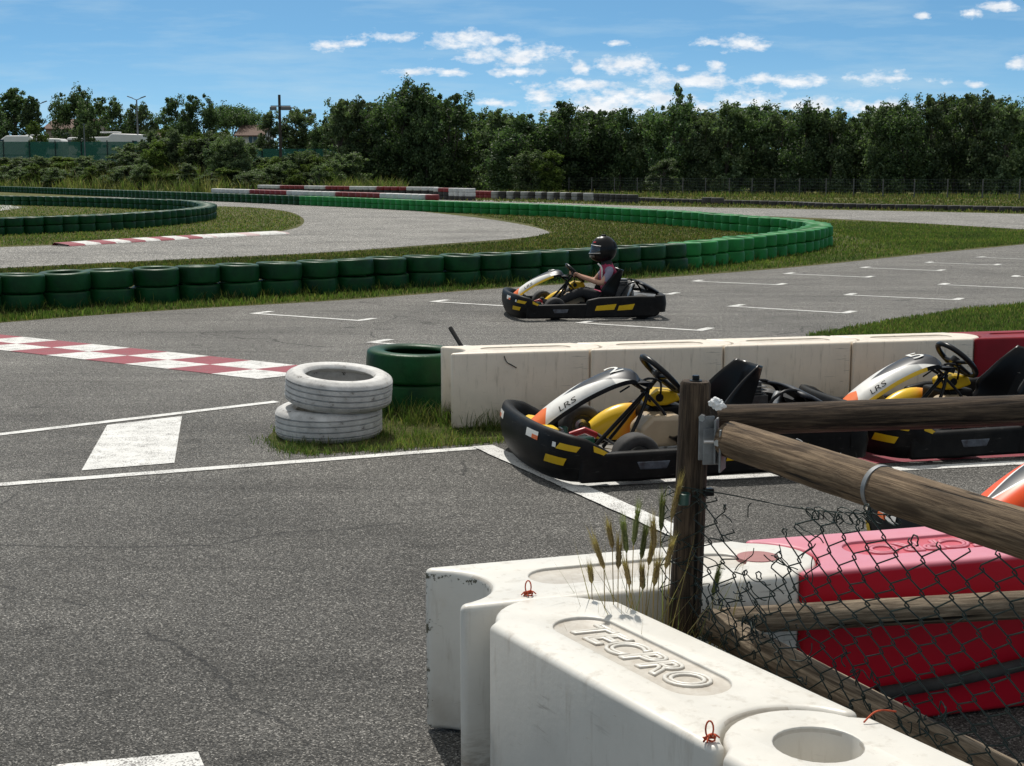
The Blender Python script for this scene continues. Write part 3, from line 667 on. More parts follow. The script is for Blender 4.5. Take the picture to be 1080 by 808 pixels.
# A: the white block running left to right, its scooped end toward the left
P1, P2 = G(433, 600.5, BH), G(503, 637, BH); mid = (P1+P2)/2
E1, E2 = G(789, 568, BH), G(842, 606, BH); em = (E1+E2)/2
ang = math.atan2(em.y-mid.y, em.x-mid.x); sA = ((em-mid).length)/BL; cA = (mid+em)/2
barA = barrier(bm_moss, cA.x, cA.y, ang, sA, 'white plastic barrier with mossy scooped end at the front left', 'white plastic barriers in the foreground', sy=1.02)
ub = Vector((math.cos(ang-.03), math.sin(ang-.03))); 
cB = em.xy+ub*(BL/2*1.04); barB = barrier(bm_red, cB.x, cB.y, ang-.03, 1.04, 'red plastic barrier with pink top behind the wire netting', None, let_p)
cB2 = cB+ub*(BL*1.04); barrier(bm_red, cB2.x, cB2.y, ang-.03, 1.04, 'red plastic barrier farther right behind the upper wooden rail', None, None)
mb = MB(); mb.lathe([(0, BH-.012), (.058, BH-.012), (.06, BH-.02), (.06, BH-.1)], 24, 0, 'Z', (BL/2-.045, 0, .0145)); pin = mb.build('locking_disc', mat('faded_red', (.33, .14, .13), (.26, .1, .1), 9, .6), barA)
# C: nearest block, bulging end against A
na, nb = G(516.7, 656.7, BH), G(733, 773, BH); fa, fb = G(683, 640.2, BH), G(931.8, 756, BH)
dC = ((nb-na).normalized()+(fb-fa).normalized()).xy.normalized(); nC = Vector((-dC.y, dC.x))
ncen = ((na.xy.dot(nC)+fa.xy.dot(nC))/2); s0 = na.xy.dot(dC)-.005
angC = math.atan2(dC.y, dC.x)+pi    # bulging (+x) end points back to A
LC = BL*1.0
cC = dC*(s0+LC/2-.005)+nC*ncen+Vector((-.022, 0))
# text must read from the camera: letters flipped for a block turned half round
letC = letter_me(M['plastic'], True)
barC = barrier(barrier_mesh(M['plastic'], hole=False), cC.x, cC.y, angC, 1.0, 'nearest white plastic barrier with raised lettering on its top', 'white plastic barriers in the foreground', letC)
cD = cC+dC*(LC+.003); barD = barrier(bm_white, cD.x, cD.y, angC, 1.0, 'white plastic barrier with round hole at the bottom edge', 'white plastic barriers in the foreground')
# back wall
W1, W2 = G(476, 373, BH), G(1030, 357, BH); uW = (W2-W1).xy.normalized(); nW = Vector((-uW.y, uW.x)); pitch = (W2-W1).length/4; aW = math.atan2(uW.y, uW.x)
for i, l in enumerate(('leftmost weathered white barrier, scooped end beside the green tyres', 'weathered white barrier behind the first parked kart steering wheel', 'weathered white barrier behind the black seat of the first kart', 'weathered white barrier joining the dark red one')):
    c = W1.xy+uW*(pitch*(i+.5))+nW*(BW/2); barrier(bm_wall, c.x, c.y, aW, pitch/BL, l, 'white barriers of the wall behind the karts')
for i in range(2):
    c = W1.xy+uW*(pitch*(i+4.5))+nW*(BW/2); barrier(bm_dred, c.x, c.y, aW, pitch/BL, ('dark red plastic barrier after the white wall' if i == 0 else 'second dark red plastic barrier at the frame edge'), 'dark red barriers')
# loose stick leaning behind the wall, crack of wire on its face
mb = MB(); A, B = D(475, 346, 9.75), D(489, 369, 9.6); mb.tube([A, A+(B-A)*.5, B+(B-A)*1.2], [.016, .015, .013], 8)
tag(mb.build('black_stick', M['black']), 'short black stick leaning behind the white barrier wall', 'stick')
mb = MB(); q = [G(535, 377, .47), G(537, 383, .44), G(543, 387.5, .42), G(549, 390.5, .40)]
fy = lambda p: W1.xy+uW*((p.xy-W1.xy).dot(uW))
q = [Vector((*(fy(D(x, y, 8.95)) - nW*.004), D(x, y, 8.95).z)) for x, y in ((535, 377.5), (538, 384), (543, 387), (549, 390.5))]
mb.tube(smooth_path(q, 4), .003, 5); tag(mb.build('loose_cord', M['rubber']), 'thin dark cord hanging on the leftmost white barrier', 'cord')
# ------------------------------------------------------------------ wooden fence
ZP = 3.82
post = D(725, 500, ZP); post = Vector((post.x, ZP, 0))
fence = empty('wooden_fence', post, 0, 'weathered log fence with corner post and four rails', 'fence')
def log(name, a, b, r0, r1, m, parent=fence, n=28, seg=26, seed=0):
    a, b = Vector(a)-Vector(parent.location), Vector(b)-Vector(parent.location); L = (b-a).length; rows = []
    for i in range(seg+1):
        t = i/seg; r = r0+(r1-r0)*t; row = []
        for j in range(n):
            th = 2*pi*j/n; c, s_ = math.cos(th), math.sin(th)
            rr = r*(1+.05*noise.noise(Vector((t*L*2.5+seed, c*1.1, s_*1.1)))+.02*noise.noise(Vector((t*L*14+seed, c*4, s_*4))))
            row.append((t*L, rr*c, rr*s_))
        rows.append(row)
    mb = MB(); e0 = [(p[0]+.003, p[1]*.86, p[2]*.86) for p in rows[0]]; 
    rows[0] = [(p[0]+.008, p[1], p[2]) for p in rows[0]]; rows[-1] = [(p[0]-.008, p[1], p[2]) for p in rows[-1]]
    first = [(0, p[1]*.9, p[2]*.9) for p in rows[0]]; last = [(L, p[1]*.9, p[2]*.9) for p in rows[-1]]
    rows = [[(0, p[1]*.02, p[2]*.02) for p in first], first]+rows+[last, [(L, p[1]*.02, p[2]*.02) for p in last]]
    mb.grid(rows, 0, True); o = mb.build(name, m, parent, True, auto=55)
    u = (b-a).normalized(); o.location = a; o.rotation_mode = 'QUATERNION'; o.rotation_quaternion = u.to_track_quat('X', 'Z'); return o
ztop = D(735, 402, ZP).z
log('post', (post.x-.012, ZP, .0), (post.x+.018, ZP, ztop), .046, .041, M['wood_dark'], seed=3)
# directions of the two runs
nr0 = D(768, 463, ZP-.07); nr1 = D(1080, 563, 2.80); dN = (nr1-nr0); nrE = nr0+dN*1.5
log('rail', nr0, nrE, .050, .052, M['wood'], seed=11)
fr0 = D(752, 443, ZP+.01); fr1 = D(1080, 433, 4.06); frE = fr0+(fr1-fr0)*1.5
log('rail', fr0, frE, .042, .046, M['wood_dark'], seed=21)
ln0 = Vector((nr0.x-.02, nr0.y, .0)); zl = D(750, 652, ZP).z
q0 = Vector((nr0.x-.04, nr0.y+.03, zl)); q1 = Vector((nrE.x, nrE.y, zl-.03)); log('rail', q0, q1, .043, .047, M['wood_grey'], seed=31)
g0 = D(762, 655, ZP+.02); g1 = D(1080, 638, 4.06); log('rail', g0, g0+(g1-g0)*1.5, .038, .044, M['wood_grey'], seed=41)
pl = Vector(fence.location)
# bracket plates, bolts, cap, bands
mb = MB()
c = D(745, 462, ZP-.055)-pl
mb.box(c, (.045, .006, .12), 0, .25); mb.box(c+Vector((.026, -.006, -.006)), (.006, .05, .12), 0, -.3)
c2 = D(762, 474, ZP-.085)-pl; mb.box(c2, (.006, .07, .115), 0, -.35); mb.box((c+c2)/2+Vector((.0, .012, -.01)), (.06, .005, .10), 0, .1)
mb.build('bracket', M['galv'], fence, False, bevel=.002)
mb = MB(); 
for x, y in ((741, 440), (757, 466)):
    p = D(x, y, ZP-.095)-pl; mb.tube([p, p+Vector((-.005, -.02, 0))], [.009, .009], 6)
p = D(754, 466, ZP-.09)-pl; mb.tube([p+Vector((-.03, 0, 0)), p+Vector((.02, 0, 0))], .005, 8)
mb.build('bolt', M['steel'], fence, False)
mb = MB(); c = Vector((.018, 0, ztop)); mb.lathe([(0, .016), (.009, .016), (.010, .012), (.010, .004), (.017, .003), (.018, -.004)], 20, 0, 'Z', c); mb.build('post_cap', M['gloss_black'], fence)
u = dN.normalized()
def band(t, w, r, m, name):
    c = nr0+dN*t-pl; mb = MB(); q = u.to_track_quat('X', 'Z')
    rows = [[c+q @ Vector((x, rr*math.cos(2*pi*j/40), rr*math.sin(2*pi*j/40))) for j in range(40)] for x, rr in ((-w, r-.004), (-w, r), (w, r), (w, r-.004))]
    mb.grid(rows, 0, True); mb.build(name, m, fence, True, auto=40)
band(.585, .0065, .0535, M['galv'], 'metal_band')
def ring(t, a0, a1, r):
    c = nr0+dN*t-pl; q = u.to_track_quat('X', 'Z'); mb = MB()
    mb.tube([c+q @ Vector((.006*math.sin(a*2), .0528*math.cos(a), .0528*math.sin(a))) for a in np.linspace(a0, a1, 16)], r, 5); mb.build('wire_ring', M['tissue'], fence, True)
ring(.26, -.6, 1.3, .0009); ring(.40, -1.3, .9, .0013); ring(.74, -1.2, 1.2, .0008); ring(.42, -1.4, -.2, .0008)
# crumpled tissue on the bracket
bm = bmesh.new(); bmesh.ops.create_icosphere(bm, subdivisions=4, radius=.022)
for v in bm.verts: v.co *= 1+.7*noise.noise(v.co*55)+.35*noise.noise(v.co*120)
for v in list(bm.verts): v.co.x *= 1.35; v.co *= .66
me = bpy.data.meshes.new('tissue'); bm.to_mesh(me); bm.free(); me.materials.append(M['tissue'])
o = link('crumpled_tissue', me); o.location = D(757, 426, ZP-.06); tag(o, 'crumpled white tissue stuffed above the fence bracket', 'tissue')
# ------------------------------------------------------------------ torn chain link netting
net = MB(); u2 = Vector((dN.x, dN.y, 0)).normalized(); nn = Vector((u2.y, -u2.x, 0)) if u2.x*u2.y < 0 else Vector((-u2.y, u2.x, 0))
if nn.x > 0: nn = -nn              # toward the camera side
base = Vector((nr0.x-.03, nr0.y, 0))+nn*.052
CW, CZ = .043, .0345
def ztopf(a):
    z = .80+.105*a
    if a < .42: z = .80-.10*math.sin(min(1, max(0, (a-.02)/.40))*pi)-(.10 if .12 < a < .3 else 0)*abs(math.sin(a*40))
    return z
def netp(a, z, off=0):
    q = Vector((a*3, z*3, 1.7)); d = max(0, 1-a/.9)
    da = (noise.noise(q*1.3)*.035+noise.noise(q*4)*.012)*(.4+1.6*d); dz = (noise.noise(q*1.3+Vector((9, 2, 4)))*.03+noise.noise(q*4+Vector((1, 7, 3)))*.014)*(.4+1.8*d)
    dn = (noise.noise(q*.9+Vector((3, 3, 8)))*.02+noise.noise(q*3)*.012)*(.5+1.4*d)
    return base+u2*(a+da)+nn*(dn+off)+Vector((0, 0, z+dz))
nw = int(1.9/CW)
for i in range(-1, nw):
    pts = []
    zt = ztopf(i*CW)
    for k in range(0, 20):
        z = .88+.11*max(0, i*CW)-k*CZ
        if z > zt+random.uniform(-.02, .015): continue
        s = (k+i) % 2; a = i*CW+CW*s
        o_ = .0022 if s else -.0022
        c = netp(a, z, o_)
        # small hook bend where wires interlock
        pts += [netp(a+(CW*.08 if s else -CW*.08), z+CZ*.10, o_*.3), netp(a+(CW*.08 if s else -CW*.08), z-CZ*.10, -o_*1.6)]
    if len(pts) < 3: continue
    if i*CW < .8 and random.random() < .6:      # torn end curls over
        p = pts[0]; r = random.uniform(.006, .014); s = random.choice((-1, 1))
        pts = [p+u2*(s*(r*(1-math.cos(t))))+Vector((0, 0, r*math.sin(t)+.004))+nn*random.uniform(-.004, .004) for t in np.linspace(4.6, .2, 8)]+pts
    net.tube(pts, .0019, 5)
# straining wire with coils, and loose broken wires
w0 = D(716, 513, ZP-.05); w1 = D(770, 522, ZP-.12); w2 = D(850, 537, 3.55); w3 = D(935, 543, 3.25)
net.tube(smooth_path([w0, w1, w2, w3, w3+(w3-w2)*.8], 6), .0018, 5)
for s, e, turns, r in ((.50, .66, 3, .02), (.72, .97, 5, .017), (1.0, 1.12, 2, .014)):
    pts = []
    for t in np.linspace(0, 1, turns*12):
        tt = s+(e-s)*t+.02*noise.noise(Vector((t*9, s*7, 1))); p = w2+(w3-w2)*((tt-.5)/.5) if tt < 1 else w3+(w3-w2)*(tt-1)
        an = t*turns*2*pi+noise.noise(Vector((t*6, s*3, 4)))*2; rq = r*(1+.9*noise.noise(Vector((t*7, s*5, 8)))); pts.append(p+nn*(rq*.5*math.cos(an))+u2*(rq*1.6*math.sin(an))+Vector((0, 0, rq*math.cos(an)*.9-.010)))
    net.tube(pts, .0016, 5)
for _ in range(34):
    a = random.uniform(-.04, .5); z = random.uniform(.46, .80); p = netp(a, z); pts = [p]; d = Vector((random.uniform(-1, 1), 0, random.uniform(-1, 1)))
    dd = u2*random.uniform(-1, 1)+Vector((0, 0, random.uniform(-1, 1))); cur = random.uniform(-1.2, 1.2)
    for k in range(random.randint(3, 7)):
        dd = (dd+u2*random.uniform(-.6, .6)+Vector((0, 0, random.uniform(-.6, .6)))+nn*random.uniform(-.25, .25)).normalized(); pts.append(pts[-1]+dd*.017)
    net.tube(smooth_path(pts, 3), .0015, 4)
for _ in range(40):                               # bunched wire at the foot
    a = random.uniform(-.05, .25) if random.random() < .5 else random.uniform(0, 1.0); z = .485+random.uniform(-.05, .05); p = netp(a, z, .01); pts = [p]
    for k in range(6): pts.append(pts[-1]+u2*random.uniform(-.02, .03)+Vector((0, 0, random.uniform(-.02, .02)))+nn*random.uniform(-.01, .012))
    net.tube(smooth_path(pts, 3), .0016, 4)
# wires wrapped round the post
for z, tl in ((.79, .02), (.74, -.03), (.66, .04), (.60, .01), (.55, -.04), (.51, .03), (.70, .06)):
    pts = [post+Vector((.0485*math.cos(t), .0485*math.sin(t), z+tl*math.sin(t*.5)+.01*noise.noise(Vector((t, z*9, 0))))) for t in np.linspace(-pi*1.15, pi*.15, 14)]
    net.tube(pts, .0016, 5)
for k in range(10):                              # the end of the netting left of the post
    z = .80-k*.032; x = post.x-.055-.02*(k % 2); nxt = post.x-.055-.02*((k+1) % 2)
    net.tube([Vector((x, ZP-.03, z)), Vector((nxt, ZP-.035, z-.032))], .0016, 5); net.tube([Vector((x, ZP-.03, z)), Vector((post.x-.02, ZP-.05, z-.03+.06*(k % 2))) ], .0016, 5)
netting = tag(net.build('chain_link_netting', M['wire'], None, True, auto=0, recalc=False), 'torn dark green chain link netting hung on the log fence', 'netting')
mb = MB(); c = D(721, 526, ZP-.06)
mb.lathe([(.016, -.016), (.018, -.014), (.019, .014), (.0155, .016), (.014, .0)], 18, 0, 'Z', c); tag(mb.build('plastic_collar', mat('green_cap', (.02, .06, .05), (.03, .08, .065), 9, .4)), 'dark green plastic collar clipped to the fence post', 'collar')
mb = MB(); mb.box(D(747, 519, ZP-.03), (.03, .02, .022), 0, .2); tag(mb.build('plastic_clip', M['gloss_black'], None, False, bevel=.004), 'small black clip right of the fence post', 'clip')
# hose strapped on the red barrier
mb = MB(); hp = []
fB = lambda s, z: Vector((*(cB+ub*s+Vector((ub.y, -ub.x))*(BW/2+.022)), z))
mb.tube(smooth_path([fB(-.25, .12), fB(-.05, .13), fB(.2, .155), (fB(.45, .185)), fB(.8, .22)], 6), [.02]*25, 10)
tag(mb.build('rubber_hose', M['rubber']), 'black rubber hose running low along the red barrier', 'hose')
# ------------------------------------------------------------------ orange twine ties
def tie(p, label, s=1.0, loop=True):
    mb = MB(); 
    for k in range(3):
        pts = [p+Vector((.012*s*math.cos(t+k), .008*s*math.sin(t*2+k), .006+.006*s*math.sin(t+k*2))) for t in np.linspace(0, 2*pi, 12)]; mb.tube(pts, .0022, 5)
    for k in range(3):
        d = Vector((random.uniform(-1, 1), random.uniform(-.8, .3), 0)).normalized()*.022*s
        mb.tube(smooth_path([p+Vector((0, 0, .006)), p+d*.5+Vector((0, 0, .012)), p+d+Vector((0, 0, .004))], 4), .0018, 5)
    if loop:
        mb.tube([p+Vector((.008*s*math.cos(t), 0, .024*s+.018*s*math.sin(t))) for t in np.linspace(-1.4, 4.5, 14)], .002, 5)
    o = mb.build('twine_tie', M['twine'], None, True, auto=0); return tag(o, label, 'twine', 'orange twine ties on the barriers')
tie(G(557, 628, BH), 'orange twine knot on top where the two nearest barriers touch')
t = tie(G(748, 781, BH+.004), 'orange twine with a loop at the lower barrier seam', 1.0)
tie(G(833, 622, BH-.05), 'orange twine between the white and red barriers', 1.0, False)
mb = MB(); A, B = G(911, 762, BH+.004), G(932, 749, BH+.02); mb.tube(smooth_path([A, (A+B)/2+Vector((0, 0, .008)), B, B+Vector((.03, .012, -.008))], 5), .002, 5); tag(mb.build('twine_tie', M['twine'], None, True, auto=0), 'orange twine strand tied to the netting at the barrier edge', 'twine', 'orange twine ties on the barriers')
# ------------------------------------------------------------------ wild barley by the post
def barley(px, py, hpx, lean, green, label):
    """stalk whose ear shows at (px,py)"""
    d = ZP-.12+random.uniform(-.06, .05); tip = D(px, py, d); b0 = Vector((tip.x-lean*.3+random.uniform(-.01, .01), d, .0))
    r = empty('barley_stalk', b0, 0, label, 'wild barley', 'wild barley stalks by the fence post')
    mb = MB(); top = tip-b0; path = smooth_path([Vector((0, 0, 0)), Vector((top.x*.35, 0, top.z*.5)), top], 6); mb.tube(path, [.0013]*len(path), 5)
    mb.build('stem', M['barley'], r, True, auto=0)
    dirn = ((path[-1]-path[-2]).normalized()+Vector((lean*3+random.uniform(-.16, .16), random.uniform(-.1, .1), 0))).normalized(); L = hpx/390*1.15; e = MB()
    e.tube([top+dirn*L*t for t in (0, .2, .6, .85, 1)], [.002, .0065, .007, .005, .0015], 7)
    for k in range(110):
        t = random.uniform(.05, 1); p = top+dirn*L*t; an = random.uniform(0, 2*pi); out = Vector((math.cos(an), math.sin(an), 0))
        q = p+dirn*(L*.45+random.uniform(.0, .035))+out*random.uniform(.006, .020); n_ = dirn.cross(out)*.0007
        e.add([p+out*.004-n_, p+out*.004+n_, q], [(0, 1, 2)]); 
        kq = p+out*.0085+dirn*.010; n2 = dirn.cross(out)*.0028; e.add([p+out*.004, p+out*.006+dirn*.005-n2, kq, p+out*.006+dirn*.005+n2], [(0, 1, 2, 3)])
    e.build('seed_head', M['barley_green'] if green else M['barley'], r, False, recalc=False)
for i, (x, y, hp, le, g) in enumerate([(624, 615, 12, -.06, 0), (637, 600, 24, -.05, 0), (646, 578, 18, -.02, 0), (661, 583, 26, .0, 1), (668, 575, 30, .02, 1), (652, 600, 22, .0, 0), (676, 590, 26, .03, 1), (684, 596, 20, .04, 0), (690, 580, 24, .03, 0), (697, 560, 26, .04, 1), (702, 600, 22, .03, 0), (690, 618, 20, .02, 0), (678, 622, 18, .0, 0), (664, 618, 18, -.02, 0), (708, 548, 30, .03, 0), (752, 628, 20, .02, 1)]):
    barley(x, y, hp, le, g, '%s barley stalk, %s from the left by the fence post' % ('green' if g else 'straw coloured', ordw(sorted([624, 637, 646, 661, 668, 652, 676, 684, 690.1, 697, 702, 690, 678, 664, 708, 752]).index(x if i != 8 else 690.1)+1)))
P = np.concatenate([disc_pts(Vector((post.x-.13, ZP-.1, 0)), .13, 420), disc_pts(Vector((post.x+.03, ZP-.02, 0)), .08, 120)])
blades('dry_weeds', P, .35, .78, .0045, [M['barley_green'], M['barley']], 'dry weeds between the barriers at the fence post', .75, .45)
# ------------------------------------------------------------------ karts
def fb_path():
    return smooth_path([Vector(p) for p in [(.52, .625, 0), (.66, .645, 0), (.80, .60, 0), (.89, .46, 0), (.935, .25, 0), (.95, 0, 0), (.935, -.25, 0), (.89, -.46, 0), (.80, -.60, 0), (.66, -.645, 0), (.52, -.625, 0)]], 5)
FBP = [Vector((p.x if p.x < .55 else .55+(p.x-.55)*.80, p.y, 0)) for p in fb_path()]; NFB = len(FBP)
NOSE = .87
def fb_nrm(i):
    t = FBP[min(i+1, NFB-1)]-FBP[max(i-1, 0)]; n = Vector((-t.y, t.x, 0)).normalized()
    return n if n.dot(Vector((FBP[i].x-.3, FBP[i].y, 0))) > 0 else -n
def fb_top(i):
    x = FBP[i].x; return float(np.interp(x, [.52, .58, .66, .74, .80, .87], [.178, .215, .258, .278, .292, .30]))
def fb_pt(i, h, off=0):
    i0 = int(i); f = i-i0; i1 = min(i0+1, NFB-1); p = FBP[i0].lerp(FBP[i1], f); n = fb_nrm(i0).lerp(fb_nrm(i1), f).normalized(); zt = fb_top(i0)*(1-f)+fb_top(i1)*f
    z = .03+h*(zt-.03); b = .03*math.sin(pi*min(1, h*.8+.1))-.035*(1-h)**3
    return Vector((p.x+n.x*(b+off), p.y+n.y*(b+off), z))
def sticker(i0, i1, h0, h1, m, parent, name='sticker', slant=0):
    mb = MB(); rows = []
    for a in range(5):
        h = h0+(h1-h0)*a/4; s = slant*(a/4)
        rows.append([fb_pt(i0+s+(i1-i0)*b/6, h, .0035) for b in range(7)])
    mb.grid(rows); return mb.build(name, m, parent, True, recalc=False)
NP = [(.835, .20), (.78, .25), (.70, .315), (.62, .37), (.52, .430), (.42, .478), (.33, .512), (.25, .528), (.195, .518), (.165, .480), (.172, .452)]
def np_section(k, n):
    t = k/n; f = t*(len(NP)-1); i = min(int(f), len(NP)-2); a = f-i
    g = lambda j: Vector((NP[max(0, min(len(NP)-1, j))][0], 0, NP[max(0, min(len(NP)-1, j))][1]))
    p0, p1, p2, p3 = g(i-1), g(i), g(i+1), g(i+2)
    p = .5*((2*p1)+(p2-p0)*a+(2*p0-5*p1+4*p2-p3)*a*a+(3*p1-p0-3*p2+p3)*a**3)
    d = (-p0+p2+(2*p0-5*p1+4*p2-p3)*2*a+(3*p1-p0-3*p2+p3)*3*a*a).normalized()
    return p, d, Vector((d.z, 0, -d.x)) if Vector((d.z, 0, -d.x)).z > 0 else Vector((-d.z, 0, d.x))
def np_prof(t):
    w = .085+.035*min(1, t*1.6); return w, .055+.01*math.sin(pi*t)
def wheel(parent, x, y, R, w):
    r = MB(); pr = [(R*.52, -w*.42), (R*.58, -w*.49), (R*.85, -w*.5), (R*.96, -w*.42), (R, -w*.3), (R, w*.3), (R*.96, w*.42), (R*.85, w*.5), (R*.58, w*.49), (R*.52, w*.42)]
    r.lathe(pr, 32, 0, 'Y'); t = r.build('tyre', M['rubber'], parent, True, auto=50)
    q = MB(); q.lathe([(.018, -w*.1), (.02, w*.25), (R*.30, w*.22), (R*.40, w*.36), (R*.54, w*.43), (R*.54, -w*.43), (R*.40, -w*.36), (R*.30, -w*.22), (.02, -w*.25)], 24, 0, 'Y')
    q.tube([(0, -w*.3, 0), (0, w*.33, 0)], .016, 8); return t, q.build('rim', M['steel'], parent, True, auto=40)
def livery(name, white):
    m, t, b = nt(name); sp = t.nodes.new('ShaderNodeSeparateXYZ'); t.links.new(coords(t), sp.inputs[0])
    X = sp.outputs['X']; A = mth(t, 'ABSOLUTE', sp.outputs['Y'])
    def wedge(x0, k): return mth(t, 'LESS_THAN', A, mth(t, 'MULTIPLY', mth(t, 'SUBTRACT', x0, X), k))
    if white:
        col = mixc(t, ramp(t, [(.4, 0), (.7, 1)], noise_tex(t, coords(t), 12, 6)), (.72, .71, .67), (.60, .585, .55))
        tip = mth(t, 'GREATER_THAN', X, mth(t, 'ADD', .695, mth(t, 'MULTIPLY', A, .35))); col = mixc(t, tip, col, (.74, .15, .025))
        col = mixc(t, wedge(.605, .38), col, (.30, .30, .30)); col = mixc(t, wedge(.595, .38), col, (.012, .014, .02))
        col = mixc(t, mth(t, 'LESS_THAN', X, mth(t, 'SUBTRACT', .30, mth(t, 'MULTIPLY', A, .5))), col, (.012, .014, .02))
    else:
        col = mixc(t, 0, (.80, .085, .012), (.8, .085, .012)); col = mixc(t, wedge(.69, .25), col, (.72, .72, .70)); col = mixc(t, wedge(.66, .235), col, (.015, .018, .026))
    t.links.new(col, b.inputs['Base Color']); b.inputs['Roughness'].default_value = .4; b.inputs['Specular IOR Level'].default_value = .35; return m
def make_kart(loc, heading, label, group, scheme, number, driver=False, ride=0, steer=0):
    r = empty('kart', loc, heading, label, 'kart', group)
    # front bumper shell
    rows = []
    for i in range(NFB):
        n = fb_nrm(i); zt = fb_top(i); o = [fb_pt(i, h) for h in (0, .12, .3, .5, .7, .86, .96)]
        top = fb_pt(i, 1); o += [top-n*.008+Vector((0, 0, .004)), top-n*.03+Vector((0, 0, .004)), top-n*.06-Vector((0, 0, .012)), top-n*.075-Vector((0, 0, .05)), Vector((FBP[i].x-n.x*.08, FBP[i].y-n.y*.08, .11)), Vector((FBP[i].x-n.x*.06, FBP[i].y-n.y*.06, .05))]
        rows.append(o)
    mb = MB(); mb.grid(rows, 0, True); fbm = mb.build('front_bumper', M['black'], r, True, auto=55)
    yl = M['yellow']
    for s in (0, 1):
        m_ = (lambda i: i) if s == 0 else (lambda i: NFB-1-i)
        sg = 1 if s == 0 else -1
        sticker(m_(10.5), m_(15), .36, .53, yl, fbm, slant=-.8*sg); sticker(m_(8), m_(12), .70, .83, yl, fbm, slant=-.8*sg); sticker(m_(12), m_(12.8), .715, .815, M['white'], fbm); sticker(m_(16.5), m_(20), .74, .90, M['white'], fbm); sticker(m_(16.5), m_(18.2), .735, .82, M['orange'], fbm)
        sticker(m_(1.2), m_(4.6), .80, .95, yl, fbm)
    mb = MB(); mb.prism([(.73, -.28), (.785, -.2), (.785, .2), (.73, .28), (.68, .2), (.68, -.2)], .2, .25); mb.build('bumper_pad', M['yelor'], r, True, bevel=.02, seg=3)
    # floor and frame
    mb = MB(); mb.prism([(-.45, -.32), (.75, -.2), (.75, .2), (-.45, .32)], .045, .05); mb.build('floor_pan', M['steel'], r, False)
    mb = MB()
    for s in (1, -1):
        mb.tube(smooth_path([Vector(p) for p in [(.74, .16*s, .1), (.55, .2*s, .07), (.30, .30*s, .065), (-.3, .36*s, .065), (-.72, .30*s, .1), (-.92, .3*s, .12)]], 5), .015, 8)
        mb.tube([(.34, .28*s, .1), (.34, .48*s, .12)], .014, 8); mb.tube([(.62, .2*s, .16), (.72, .3*s, .16)], .012, 8)
    mb.tube([(-.71, -.5, .135), (-.71, .5, .135)], .018, 10); mb.tube([(.74, -.16, .1), (.74, .16, .1)], .015, 8); mb.tube([(.34, -.42, .13), (.34, .42, .13)], .010, 8)
    mb.build('frame', M['gloss_black'], r, True, auto=50)
    # wheels
    for x, y, R, w in ((.34, .505, .128, .13), (.34, -.505, .128, .13), (-.71, .50, .14, .2), (-.71, -.50, .14, .2)):
        h = bpy.data.objects.new('wheel', None); COL.objects.link(h); h.parent = r; h.location = (x, y, R+.0)
        wheel(h, x, y, R, w)
        if x > 0: h.rotation_euler = (0, 0, steer)
    # side pods (front, low) and fenders (rear, taller)
    for s in (1, -1):
        prof = [(.70, .03), (.70, .165), (.62, .185), (.0, .19), (-.10, .195), (-.10, .03)]
        mb = MB(); y0, y1 = (.60*s, .665*s)
        mb.prism(prof, min(y0, y1), max(y0, y1), 0, 'XZ'); sp1 = mb.build('side_pod', M['black'], r, True, bevel=.018, seg=3)
        mb = MB(); mb.prism([(.37, .09), (.39, .135), (.20, .135), (.22, .09)], .652*s if s > 0 else -.668, .668*s if s > 0 else -.652, 0, 'XZ'); mb.build('slot', mat('slot_grey', (.10, .12, .15), (.03, .03, .04), 18, .3) if 'slot_grey' not in bpy.data.materials else bpy.data.materials['slot_grey'], sp1, False, bevel=.006)
        prof = [(.02, .035), (-.02, .235), (-.16, .262), (-.60, .275), (-.86, .27), (-.90, .08), (-.84, .035)]
        mb = MB(); mb.prism(prof, .61*s if s > 0 else -.675, .675 if s > 0 else -.61, 0, 'XZ'); rf = mb.build('rear_fender', M['black'], r, True, bevel=.022, seg=3)
        for x0, x1 in ((-.11, -.34), (-.38, -.56)):
            mb = MB(); y = .6775*s; mb.add([(x0, y, .115), (x1, y, .125), (x1-.03, y, .19), (x0-.02, y, .170)], [(0, 1, 2, 3)]); mb.build('sticker', yl, rf, False)
    mb = MB()
    def rp(pts, z0, z1, th):
        rows = []; pts = smooth_path([Vector(p) for p in pts], 5)
        for i, p in enumerate(pts):
            t = pts[min(i+1, len(pts)-1)]-pts[max(i-1, 0)]; n = Vector((t.y, -t.x, 0)).normalized(); n = n if n.x < 0 or abs(n.y) > .9 and n.y*p.y > 0 else -n
            rows.append([p+n*d+Vector((0, 0, z)) for d, z in ((0, z0), (.012, (z0+z1)*.5), (0, z1), (-.015, z1+.008), (-th, z1-.01), (-th, z0))])
        mb.grid(rows, 0, True)
    rp([(-.84, .67, 0), (-.93, .655, 0), (-.985, .56, 0), (-.995, .3, 0), (-.995, 0, 0), (-.995, -.3, 0), (-.985, -.56, 0), (-.93, -.655, 0), (-.84, -.67, 0)], .09, .275, .05)
    mb.build('rear_bumper', M['black'], r, True, auto=50)
    # far side fuel / engine fairings in yellow
    mb = MB(); rows = []
    for t in np.linspace(0, 1, 14):
        x = .33-.48*t; hz = .06+.215*math.sin(pi*min(1, .12+.75*t))**.7; wv = .09*(.35+.65*math.sin(pi*(.15+.75*t)))
        rows.append([(x, -.36+wv*math.cos(a), .07+(hz-.07)*math.sin(a)**.8 if math.sin(a) > 0 else .07) for a in np.linspace(0, pi, 13)])
    mb.grid(rows, 0, False, lambda i, j: 1 if (j < 4 and i > 7) else 0); mb.build('side_fairing', [M['yelor'], M['white']], r, True)
